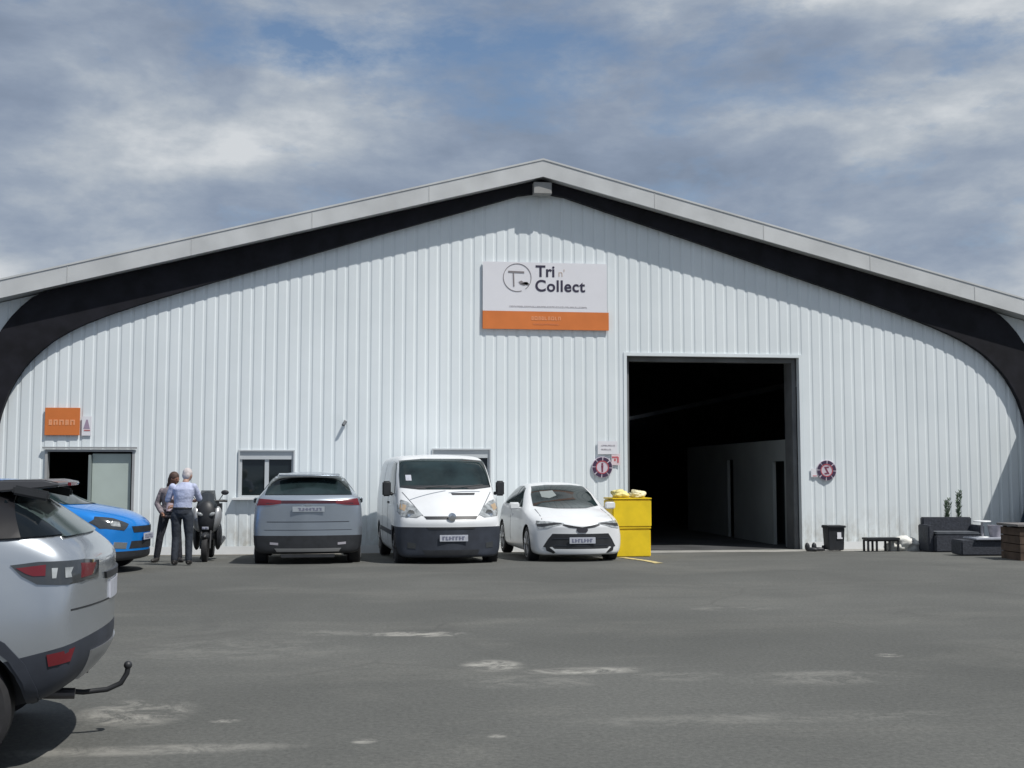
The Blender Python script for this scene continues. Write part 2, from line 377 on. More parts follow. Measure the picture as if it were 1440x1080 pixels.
pts = sorted(prof + [(c, pr(c)) for c in cuts], key=lambda q: q[0])
wb = MB(); bk = MB()
for (a, ya), (b_, yb) in zip(pts, pts[1:]):
    if b_-a < 1e-5: continue
    zt = min(top_z(a-XR), top_z(b_-XR)); ivs = [(-.16, zt)]
    mid_ = (a+b_)/2
    for (x0, x1, z0, z1) in OPEN:
        if x0 < mid_ < x1: ivs = ([(-.16, z0)] if z0 > -.1 else []) + [(z1, zt)]
    for z0, z1 in ivs:
        zb = z1 != zt
        ta = z1 if zb else top_z(a-XR); tb = z1 if zb else top_z(b_-XR)
        wb.quad((a, ya, z0), (b_, yb, z0), (b_, yb, tb), (a, ya, ta))
        bk.quad((a, .12, z0), (a, .12, ta), (b_, .12, tb), (b_, .12, z0))
bmesh.ops.remove_doubles(wb.bm, verts=wb.bm.verts, dist=1e-5)
me = bpy.data.meshes.new('gable_wall'); wb.bm.to_mesh(me); place_in_hall(mobj('gable_wall', me, M_WALL))
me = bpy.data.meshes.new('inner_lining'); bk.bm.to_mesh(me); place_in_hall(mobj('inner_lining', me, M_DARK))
# drip flashing at the wall foot
mb = MB()
for a, b_ in ((XR-UW, -7.0), (-5.1, 5.78), (10.18, XR+UW)):
    mb.box(((a+b_)/2, -.04, -.06), (b_-a, .012, .18))
place_in_hall(mb.build('base_flashing', M_WHITE))
# portal frame: curved, each half one band
def band(sign, y0, y1):
    def resample(pl, n):
        L_ = [0]
        for a, b_ in zip(pl, pl[1:]): L_.append(L_[-1]+math.dist(a, b_))
        out = []
        for i in range(n):
            t_ = L_[-1]*i/(n-1)
            for j in range(len(pl)-1):
                if t_ <= L_[j+1]+1e-9:
                    f_ = (t_-L_[j])/(L_[j+1]-L_[j]); out.append((pl[j][0]+(pl[j+1][0]-pl[j][0])*f_, pl[j][1]+(pl[j+1][1]-pl[j][1])*f_)); break
        return out
    mb = MB(); A = resample(INNER, 60); B = resample(OUTER, 60)
    def V(p, y): return mb.bm.verts.new((XR+sign*p[0], y, p[1]))
    rows = [(V(a, y0), V(b_, y0), V(b_, y1), V(a, y1)) for a, b_ in zip(A, B)]
    for r0, r1 in zip(rows, rows[1:]):
        for k in range(4): mb.bm.faces.new((r0[k], r0[(k+1) % 4], r1[(k+1) % 4], r1[k]))
    mb.bm.faces.new(rows[0]); mb.bm.faces.new(rows[-1][::-1])
    return mb
for s_ in (-1, 1): place_in_hall(band(s_, -.17, -.035).build('portal_beam', M_BEAM))
# roof: deck + fascia + soffit
UE = 13.6; LY = -.45
for s_ in (-1, 1):
    def P(u, dz): return (XR+s_*u, 8.41-.2575*u+dz)
    place_in_hall(MB().prism([P(0, .02), P(UE, .02), P(UE, .30), P(0, .30)], LY+.03, 46).build('roof', mat('roof_sheet', (.42, .44, .45), .5, var=.15, scale=1.2)))
    f = place_in_hall(MB().prism([P(0, .0), P(UE, .0), P(UE, .40), P(0, .40)], LY-.03, LY+.026).build('fascia', M_FASCIA))
    for u in (2.6, 5.2, 7.8, 10.4, 12.2):
        q = MB().prism([P(u, 0), P(u+.018, 0), P(u+.02, .38), P(u, .38)], LY-.036, LY-.0305).build('fascia_joint', mat('joint_grey', (.48, .49, .49), .6)); q.parent = f
    d = MB().prism([P(0, .385), P(UE, .385), P(UE, .425), P(0, .425)], LY-.045, LY-.0305).build('fascia_cap', M_FASCIA); d.parent = f
place_in_hall(MB().box((XR, -.27, 8.17), (.42, .24, .27)).build('ridge_beam', mat('ridge_box_grey', (.30, .30, .29), .6, var=.1), bevel=.01))
# sides, back, inside
for s_ in (-1, 1):
    place_in_hall(MB().box((XR+s_*12.52, 23.1, 2.52), (.12, 45.9, 5.36)).build('side_wall', M_WHITE))
    place_in_hall(MB().box((XR+s_*12.43, 23.1, 2.40), (.03, 45.5, 5.1)).build('side_lining', M_DARK))
bw = MB(); bw.prism([(XR-12.4, -.15), (XR+12.4, -.15), (XR+12.4, 5.1), (XR, 8.35), (XR-12.4, 5.1)], 45.8, 45.95)
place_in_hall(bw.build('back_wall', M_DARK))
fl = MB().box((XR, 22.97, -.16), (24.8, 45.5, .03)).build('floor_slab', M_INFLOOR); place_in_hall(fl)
# frames of the openings
def frame(x0, x1, z0, z1, t=.05, y0=-.045, y1=.16, bottom=True):
    mb = MB(); mb.box((x0-t/2, (y0+y1)/2, (z0+z1)/2), (t, y1-y0, z1-z0)); mb.box((x1+t/2, (y0+y1)/2, (z0+z1)/2), (t, y1-y0, z1-z0))
    mb.box(((x0+x1)/2, (y0+y1)/2, z1+t/2), (x1-x0+2*t, y1-y0, t))
    if bottom: mb.box(((x0+x1)/2, (y0+y1)/2-.03, z0-t/2), (x1-x0+.2, y1-y0+.08, t))
    return mb
dr = place_in_hall(frame(5.90, 10.06, -.15, 4.36, .075, -.030, .14, False).build('door_frame', M_WALL))
jb = MB().box((10.0, .42, 2.1), (.10, .5, 4.5)).box((5.96, .3, 2.1), (.05, .3, 4.5)).box((7.98, .28, 4.30), (3.98, .2, .1))
place_in_hall(jb.build('door_track', mat('track_grey', (.13, .135, .14), .6, var=.2, scale=2)))
# partition room inside on the right
pm = MB()
PX = 10.02
def pwall(y0, y1, z0, z1): pm.box((PX+.04, (y0+y1)/2, (z0+z1)/2), (.08, y1-y0, z1-z0))
pwall(.70, .95, -.14, 2.45); pwall(.95, 1.75, 1.93, 2.45); pwall(1.75, 4.9, -.14, 2.45); pwall(4.9, 5.4, 2.0, 2.45); pwall(5.4, 9.5, -.14, 2.45)
place_in_hall(pm.build('partition', M_PART))
place_in_hall(MB().box((10.5, 3.3, .9), (.05, 6, 2.1)).build('partition_back', M_DARK))
# personnel door: dark opening left, pale leaf right
dd = place_in_hall(frame(-6.94, -5.16, -.15, 2.10, .05, -.05, .14, False).build('entrance_door', mat('door_frame_grey', (.35, .36, .37), .5, var=.05)))
M_LEAF = mat('pale_green_leaf', (.44, .51, .48), .35, var=.06, scale=1.5)
lf = MB().box((-5.61, .06, .97), (.82, .045, 2.18)).build('leaf', M_LEAF, bevel=.006); lf.parent = dd
lf = MB().box((-6.05, -.02, .95), (.045, .16, 2.16)).build('leaf', mat('leaf_edge_grey', (.22, .26, .26), .5), bevel=.006); lf.parent = dd
lf = MB().box((-5.98, .14, .95), (.06, .06, 2.16)).build('mullion', M_WHITE, bevel=.004); lf.parent = dd
hd = MB().tube([(-5.93, .03, .95), (-5.93, -.03, .95), (-5.83, -.03, .95)], .011).build('handle', M_CHROME, lf)
cp = place_in_hall(MB().box((-6.05, -.07, 2.185), (1.98, .06, .035)).build('door_drip_cap', mat('cap_grey', (.30, .31, .32), .5)))
# windows
M_WFR = mat('window_frame_white', (.50, .53, .55), .45)
for (x0, x1, z0, z1) in OPEN[2:]:
    wf = frame(x0, x1, z0, z1, .03, -.04, .15).build('window', M_WFR); place_in_hall(wf)
    sh = MB(); xm = (x0+x1)/2
    for a, b_ in ((x0, xm), (xm, x1)):
        for xx in (a+.0225, b_-.0225): sh.box((xx, .06, (z0+z1)/2), (.045, .06, z1-z0))
        for zz_ in (z0+.0225, z1-.0225): sh.box(((a+b_)/2, .06, zz_), (b_-a-.09, .06, .045))
    sh.box(((x0+x1)/2, .028, z1-.09), (x1-x0, .05, .18))
    q = sh.build('sash', M_WFR); q.parent = wf
    pn = MB(); pn.box(((x0+xm)/2, .07, (z0+z1)/2), (xm-x0-.1, .012, z1-z0-.1)); pn.box(((x1+xm)/2, .07, (z0+z1)/2), (xm-x0-.1, .012, z1-z0-.1))
    q = pn.build('pane', M_GLASS); q.parent = wf
    q = MB().box(((x0+x1)/2, -.085, z0-.03), (x1-x0+.28, .13, .04)).build('sill', M_WHITE); q.parent = wf

# wing wall whose top edge throws the slanted shade at the right end of the gable
ww = MB().box((15.98, -1.72, 1.6), (.16, 3.3, 3.52)).build('wing_wall', mat('render_grey', (.42, .42, .40), .8, var=.15, scale=1.5))
tag(ww, 'grey rendered wing wall standing out from the right end of the shed', 'wall')

# ------------------------------------------------------------------ signs
YF = -.035
big_s = empty('shop_sign', (3.98, YF, 5.72)); tag(big_s, 'large white company board with orange bottom band high on the shed gable', 'sign')
def W(o, root): o.parent = root; o.location = -root.location; return o
W(MB().box((3.98, -.055, 5.92), (2.90, .035, 1.14)).build('panel', M_SIGNW), big_s)
W(MB().box((4.0, -.057, 5.14), (2.94, .04, .415)).build('band', M_ORANGE), big_s)
W(text_mesh('Tri', .37, 'lettering', M_SIGNT, None, (3.76, -.075, 6.165), .008, .004), big_s)
W(text_mesh("n'", .24, 'lettering', mat('beige_text', (.55, .47, .42), .5), None, (4.28, -.075, 6.17), .0, .003), big_s)
W(text_mesh('Collect', .37, 'lettering', M_SIGNT, None, (3.74, -.075, 5.825), .008, .004, sp=1.07), big_s)
# round emblem: ring with a T and a small leaf tail
em = MB(); n_ = 40; cx0, cz0, r0_ = 3.33, 6.13, .33
for i in range(n_):
    a0, a1 = 2*math.pi*i/n_, 2*math.pi*(i+1)/n_
    if 5.0 < a0 < 5.25: continue
    q = [(cx0+r_*math.cos(a), cz0+r_*math.sin(a)) for r_, a in ((r0_, a0), (r0_, a1), (r0_-.014, a1), (r0_-.014, a0))]
    em.prism(q, -.080, -.0735)
em.prism([(3.12, 6.285), (3.49, 6.275), (3.49, 6.235), (3.12, 6.245)], -.081, -.0735)
em.prism([(3.225, 6.24), (3.255, 6.24), (3.265, 5.92), (3.235, 5.92)], -.081, -.0735)
em.prism([(3.36, 6.03), (3.42, 6.06), (3.52, 6.0), (3.58, 5.96), (3.62, 5.97), (3.56, 6.03), (3.6, 5.99), (3.49, 5.95), (3.4, 5.98)], -.081, -.0735)
W(em.build('emblem', mat('emblem_grey', (.24, .22, .23), .5)), big_s)
def glyph_row(x0, x1, z, h, y, m, root, name='lettering', seed=1, bold=.2):
    rnd = random.Random(seed); mb = MB(); x = x0
    while x < x1:
        wd = h*rnd.choice((.45, .6, .7)); k = rnd.random(); s = h*bold
        mb.box((x+s/2, y, z), (s, .006, h))
        if k < .7: mb.box((x+wd/2+s*.5, y-.001, z+h/2-s/2), (wd-s*.4, .006, s))
        if k > .3: mb.box((x+wd/2+s*.5, y-.001, z-h/2+s/2), (wd-s*.4, .006, s))
        if k < .5: mb.box((x+wd, y+.0005, z), (s, .006, h*.9))
        x += wd+h*.38
    return W(mb.build(name, m), root)
glyph_row(3.15, 4.95, 5.46, .035, -.0745, mat('faint_text', (.5, .48, .5), .5), big_s, seed=3)
glyph_row(3.66, 4.32, 5.19, .085, -.079, M_SIGNL, big_s, seed=4)
glyph_row(3.70, 4.28, 5.055, .03, -.079, mat('faint_orange', (.75, .30, .14), .5), big_s, seed=5)
ss = empty('door_sign', (-6.65, YF, 2.76)); tag(ss, 'small orange board with a row of pale letters above the left entrance', 'sign')
W(MB().box((-6.65, -.05, 2.755), (.73, .03, .60)).build('panel', M_ORANGE, bevel=.004), ss)
glyph_row(-6.93, -6.40, 2.735, .12, -.0665, M_SIGNL, ss, seed=8, bold=.26)
st = empty('pictogram_sticker', (-6.14, YF, 2.68)); tag(st, 'little white sticker with a grey red triangle beside the orange door sign', 'sticker')
W(MB().box((-6.14, -.04, 2.66), (.20, .012, .42)).build('panel', M_SIGNW), st)
W(MB().prism([(-6.21, 2.60), (-6.07, 2.60), (-6.12, 2.80), (-6.15, 2.80)], -.050, -.0465).build('pictogram', mat('sticker_mauve', (.36, .28, .38), .5)), st)
W(MB().box((-6.13, -.048, 2.565), (.13, .006, .025)).build('pictogram', mat('sticker_red', (.5, .15, .15), .5)), st)

def round_sign(x, z, label, mark):
    r = empty('round_sign', (x, YF, z)); tag(r, label, 'road sign', 'round signs either side of the big door')
    mb = MB().lathe([(.265, -.008), (.27, 0), (.265, .008)], (x, -.05, z), 'Y', 40); W(mb.build('disc', mat('sign_face', (.62, .55, .62), .4)), r)
    def ring(ra, rb, m, y, gaps=0):
        mb = MB(); n = 48
        for i in range(n):
            if gaps and (i % 6) == 5: continue
            a0, a1 = 2*math.pi*i/n, 2*math.pi*(i+1)/n
            mb.prism([(x+q*math.cos(a), z+q*math.sin(a)) for q, a in ((ra, a0), (ra, a1), (rb, a1), (rb, a0))], y, y+.004)
        W(mb.build('ring', m), r)
    ring(.255, .165, mat('sign_ring_dark', (.06, .035, .075), .4), -.064, 1)
    ring(.17, .145, mat('sign_ring_red', (.45, .08, .10), .4), -.0645)
    mk = MB()
    if mark == 'figure':
        mk.ball((x, -.062, z+.085), .028, (1, .15, 1)); mk.prism([(x-.03, z+.05), (x+.03, z+.05), (x+.022, z-.03), (x+.018, z-.12), (x-.018, z-.12), (x-.022, z-.03)], -.064, -.059)
    else:
        mk.prism([(x-.07, z+.09), (x-.03, z+.10), (x+.07, z-.09), (x+.03, z-.10)], -.064, -.059)
        mk.prism([(x-.01, z+.10), (x+.06, z+.10), (x+.06, z+.065), (x-.01, z+.065)], -.0645, -.059)
        mk.prism([(x-.06, z-.065), (x+.01, z-.065), (x+.01, z-.10), (x-.06, z-.10)], -.0645, -.059)
    W(mk.build('mark', mat('mark_maroon', (.22, .05, .09), .4)), r)
    r.scale = (.9, 1, .9)
round_sign(5.30, 1.77, 'round dark ringed sign with upright figure left of the big doorway', 'figure')
round_sign(10.68, 1.70, 'round dark ringed sign with slanting mark right of the big doorway', 'bar')
n1 = empty('notice_plate', (5.45, YF, 2.2)); tag(n1, 'white notice plate with faint grey lines above the left round sign', 'notice')
W(MB().box((5.43, -.045, 2.22), (.46, .012, .30)).build('panel', M_SIGNW), n1)
glyph_row(5.28, 5.6, 2.27, .03, -.053, mat('notice_grey', (.4, .36, .4), .5), n1, seed=11)
glyph_row(5.28, 5.5, 2.18, .03, -.053, mat('notice_grey', (.4, .36, .4), .5), n1, seed=12)
n2 = empty('small_notice', (5.62, YF, 1.93)); tag(n2, 'small pink and white plate with red marks touching the left round sign', 'notice')
W(MB().box((5.62, -.042, 1.95), (.20, .010, .26)).build('panel', mat('pink_plate', (.72, .60, .63), .5)), n2)
W(MB().box((5.60, -.049, 2.0), (.14, .005, .035)).box((5.67, -.050, 1.94), (.035, .005, .13)).box((5.60, -.0495, 1.94), (.04, .005, .05)).build('mark', mat('mark_red', (.55, .12, .14), .5)), n2)
n3 = empty('small_notice', (10.36, YF, 1.6)); tag(n3, 'tiny white plate with one red line left of the right round sign', 'notice')
W(MB().box((10.38, -.042, 1.64), (.16, .010, .20)).build('panel', M_SIGNW), n3)
W(MB().box((10.39, -.049, 1.57), (.10, .004, .018)).build('mark', mat('mark_red', (.55, .12, .14), .5)), n3)
# security camera / lamp arm
sc_ = empty('security_camera', (-.58, YF, 2.72)); tag(sc_, 'small grey security camera on a bracket above the silver crossover', 'camera')
W(MB().box((-.56, -.045, 2.78), (.07, .02, .09)).build('base', M_WHITE, bevel=.004), sc_)
W(MB().tube([(-.56, -.05, 2.78), (-.57, -.11, 2.76)], .012).build('arm', M_GREYPL), sc_)
W(MB().tube([(-.55, -.08, 2.79), (-.60, -.13, 2.70)], [.04, .036], 12).build('housing', mat('camera_grey', (.12, .13, .14), .4)), sc_)
W(MB().lathe([(.03, 0), (.032, .012)], (0, 0, 0)).build('lens', M_BLK), sc_).location = Vector((-.603, -.133, 2.694)) - sc_.location

# ------------------------------------------------------------------ vehicles
def loft(st, nc=8):
    """st: (y, bow, zb, hw, zw, zs, xs, zt, xt, zc)"""
    bm = bmesh.new(); rings = []
    for (y, bow, zb, hw, zw, zs, xs, zt, xt, zc) in st:
        side = [(hw*.93, zb), (hw*.985, zb+.35*(zw-zb)), (hw, zw), ((hw*.5+xs*.5)*1.003, zw+.62*(zs-zw)), (xs, zs), (xs+(xt-xs)*.5+.012, zs+(zt-zs)*.52), (xt, zt)]
        ring = []
        def P(x, z): return bm.verts.new((x, y+bow*(x/hw)**2, z))
        for k in range(nc): ring.append(P(-hw*.93+2*hw*.93*k/nc, zb))              # bottom -x -> +x
        for (xq, z) in side: ring.append(P(xq, z))
        for k in range(1, nc): 
            t_ = 1-2*k/nc; ring.append(P(xt*t_, zt+(zc-zt)*(1-t_*t_)))
        for (xq, z) in side[::-1][:-1]: ring.append(P(-xq, z))
        rings.append(ring)
    n = len(rings[0])
    for a, b_ in zip(rings, rings[1:]):
        for k in range(n): bm.faces.new((a[k], a[(k+1) % n], b_[(k+1) % n], b_[k]))
    ns = 7
    for ring, s_ in ((rings[0], st[0]), (rings[-1], st[-1])):
        (y, bow, zb, hw, zw, zs, xs, zt, xt, zc) = s_
        right = [ring[nc+i] for i in range(ns)]; left = [ring[0]]+[ring[n-i] for i in range(1, ns)]
        bot = [ring[k] for k in range(nc)]+[right[0]]; topr = [left[-1]]+[ring[nc+ns-1+nc-k] for k in range(1, nc)]+[right[-1]]
        grid = [bot]
        for i in range(1, ns-1):
            row = [left[i]]
            for k in range(1, nc):
                t_ = -1+2*k/nc; xx = right[i].co.x*t_; row.append(bm.verts.new((xx, y+bow*(xx/hw)**2, right[i].co.z)))
            row.append(right[i]); grid.append(row)
        grid.append(topr)
        for i in range(ns-1):
            for k in range(nc): bm.faces.new((grid[i][k], grid[i][k+1], grid[i+1][k+1], grid[i+1][k]))
    bmesh.ops.recalc_face_normals(bm, faces=bm.faces)
    return bm

def make_body(st, arches, paint, W_, rad=.36):
    bm = loft(st); me = bpy.data.meshes.new('body'); bm.to_mesh(me); bm.free()
    tmp = bpy.data.objects.new('tmp', me); COL.objects.link(tmp)
    me.materials.append(paint); me.materials.append(M_BLK)
    md = tmp.modifiers.new('s', 'SUBSURF'); md.levels = md.render_levels = 2
    cut = MB()
    for y in arches:
        for s_ in (-1, 1):
            x0, x1 = sorted((s_*(W_/2-.27), s_*(W_/2+.2)))
            cut.lathe([(rad, x0), (rad, x1)], (0, y, .33), 'X', 36)
    bmesh.ops.recalc_face_normals(cut.bm, faces=cut.bm.faces)
    cm = bpy.data.meshes.new('cut'); cut.bm.to_mesh(cm); cm.materials.append(M_BLK)
    co = bpy.data.objects.new('cut', cm); COL.objects.link(co)
    b = tmp.modifiers.new('b', 'BOOLEAN'); b.operation = 'DIFFERENCE'; b.object = co; b.solver = 'EXACT'; b.material_mode = 'TRANSFER'
    out = baked(tmp)
    bpy.data.objects.remove(tmp); bpy.data.objects.remove(co)
    return out

def split_off(me, co, no, cond, m, name, parent, mirror=False):
    """cut the mesh by a plane, move the faces on its far side that meet cond into a mesh of their own"""
    bm = bmesh.new(); bm.from_mesh(me)
    fs = [f for f in bm.faces if cond(f.calc_center_median())]
    geom = set(fs)
    for f in fs: geom.update(f.edges); geom.update(f.verts)
    bmesh.ops.bisect_plane(bm, geom=list(geom), plane_co=co, plane_no=no, dist=1e-5)
    cov, nov = Vector(co), Vector(no)
    sel = [f for f in bm.faces if (f.calc_center_median()-cov).dot(nov) > 0 and cond(f.calc_center_median()) and f.material_index == 0]
    b2 = bm.copy(); idx = {f.index for f in sel}
    bm.faces.index_update(); idx = {f.index for f in sel}; b2.free(); b2 = bm.copy(); b2.faces.ensure_lookup_table()
    bmesh.ops.delete(b2, geom=[f for f in b2.faces if f.index not in idx], context='FACES')
    bmesh.ops.delete(bm, geom=sel, context='FACES')
    bm.to_mesh(me); bm.free()
    n = bpy.data.meshes.new(name); b2.to_mesh(n); b2.free()
    n.materials.clear(); n.materials.append(m)
    for p in n.polygons: p.material_index = 0
    return mobj(name, n, m, parent, True, 50)

def bvh_of(*mes):
    vs, fs = [], []
    for me in mes:
        o_ = len(vs); vs += [v.co.copy() for v in me.vertices]; fs += [[i+o_ for i in p.vertices] for p in me.polygons]
    return BVHTree.FromPolygons(vs, fs)

AX = {'-y': (Vector((0, 1, 0)), lambda a, b: Vector((a, -10, b))), '+y': (Vector((0, -1, 0)), lambda a, b: Vector((a, 10, b))),
      '-x': (Vector((1, 0, 0)), lambda a, b: Vector((-10, a, b))), '+x': (Vector((-1, 0, 0)), lambda a, b: Vector((10, a, b))),
      '+z': (Vector((0, 0, -1)), lambda a, b: Vector((a, b, 10)))}
def panel(name, bvh, outline, axis, m, parent, off=.009, res=.05, depth=.02):
    d, org = AX[axis]
    pl = []
    n = len(outline)
    for i in range(n):
        a, b = Vector(outline[i]), Vector(outline[(i+1) % n]); k = max(1, int((b-a).length/res))
        pl += [a.lerp(b, j/k) for j in range(k)]
    nb = len(pl); verts = list(pl)
    x0, x1 = min(p.x for p in pl), max(p.x for p in pl); y0, y1 = min(p.y for p in pl), max(p.y for p in pl)
    def inside(q):
        c = False
        for i in range(nb):
            a, b = pl[i], pl[(i+1) % nb]
            if (a.y > q.y) != (b.y > q.y) and q.x < (b.x-a.x)*(q.y-a.y)/(b.y-a.y)+a.x: c = not c
        return c
    X = x0+res*.5
    while X < x1:
        Y = y0+res*.5
        while Y < y1:
            q = Vector((X, Y))
            if inside(q) and min((q-p).length for p in pl) > res*.45: verts.append(q)
            Y += res
        X += res
    vo, _, fo, _, _, _ = delaunay_2d_cdt(verts, [(i, (i+1) % nb) for i in range(nb)], [], 1, 1e-5)
    bm = bmesh.new(); bv = []; nr = []
    for q in vo:
        o_ = org(q.x, q.y); h, no, _, _ = bvh.ray_cast(o_, d)
        if h is None: h, no, _, _ = bvh.find_nearest(Vector([0 if abs(c) > 9 else c for c in o_]))
        if no.dot(d) > 0: no = -no
        bv.append(bm.verts.new(h+no*off)); nr.append(no)
    for f in fo:
        try: bm.faces.new([bv[i] for i in f])
        except ValueError: pass
    bmesh.ops.recalc_face_normals(bm, faces=bm.faces)
    # orient outwards
    if sum(f.normal.dot(d)*f.calc_area() for f in bm.faces) > 0: bmesh.ops.reverse_faces(bm, faces=bm.faces)
    be = [e for e in bm.edges if e.is_boundary]
    ex = bmesh.ops.extrude_edge_only(bm, edges=be)
    nm = {v: None for v in ex['geom'] if isinstance(v, bmesh.types.BMVert)}
    for v in nm: v.co += d*depth
    bm.normal_update()
    me = bpy.data.meshes.new(name); bm.to_mesh(me); bm.free()
    return mobj(name, me, m, parent, True, 35)
def mir(o): return [(-a, b) for a, b in o]

def wheel(parent, x, y, r, wd, rim_m, side, steer=0):
    prof = [(r*.60, -wd/2+.01), (r*.72, -wd/2), (r*.93, -wd/2+.005), (r, -wd/2+.03), (r, wd/2-.03), (r*.93, wd/2-.005), (r*.72, wd/2), (r*.60, wd/2-.01)]
    o = MB().lathe(prof, (0, 0, 0), 'X', 40).build('wheel', M_RUB, parent, True); o.location = (x, y, r); o.rotation_euler = (0, 0, steer)
    rm = MB(); s_ = side*wd/2
    rm.lathe([(r*.70, s_*.55), (r*.72, s_*1.02), (r*.66, s_*1.02), (r*.62, s_*.6)], (0, 0, 0), 'X', 32)
    for k in range(5):
        a = 2*math.pi*k/5+.3
        for da in (-.12, .12):
            p0 = Vector((s_*.85, math.cos(a)*r*.1, math.sin(a)*r*.1)); p1 = Vector((s_*.95, math.cos(a+da)*r*.67, math.sin(a+da)*r*.67))
            rm.tube([p0, p1], [.032, .022], 6)
    rm.lathe([(r*.16, s_*.7), (r*.16, s_*.95), (r*.1, s_*1.0)], (0, 0, 0), 'X', 16)
    rm.build('rim', rim_m, o, True)
    return o

def plate(parent, x, z, y, m=M_PLATE, w_=.50, h=.11, front=True, bv=None):
    s_ = -1 if front else 1
    if bv:
        hit = bv.ray_cast(Vector((x, s_*10, z)), Vector((0, -s_, 0)))[0]
        if hit: y = hit.y+s_*.016
    p = MB().box((x, y, z), (w_, .012, h)).build('number_plate', m, parent, bevel=.003)
    mb = MB(); rnd = random.Random(int(abs(x*100)+z*100)); xx = x-w_*.38
    while xx < x+w_*.36:
        mb.box((xx, y+s_*.008, z), (.030, .004, h*.55)); mb.box((xx+.018, y+s_*.0085, z+rnd.choice((-1, 0, 1))*h*.22), (.03, .004, .014)); xx += .058
    mb.build('lettering', M_INK, p)
    return p
def mirror(parent, x, y, z, sx, m, h=.15, w_=.2):
    s_ = 1 if x > 0 else -1
    mb = MB(); mb.box((x, y, z), (w_, .11, h)); mb.box((x-s_*w_*.5, y+.02, z-h*.35), (.12, .04, .04))
    o = mb.build('wing_mirror', m, parent, bevel=.028, seg=3)
    g_ = MB().box((x, y+.06, z), (w_*.8, .008, h*.7)).build('mirror_glass', M_GLASS, o); return o

def vehicle(name, label, cat, loc, heading, group=None, drop=0):
    phi = math.pi-R(heading)
    r = empty(name, loc, phi); tag(r, label, cat, group)
    if drop: r.rotation_mode = 'ZYX'; r.rotation_euler = (drop, 0, phi) ; r.rotation_mode = 'XYZ'
    return r
PITCH = math.atan(.03)

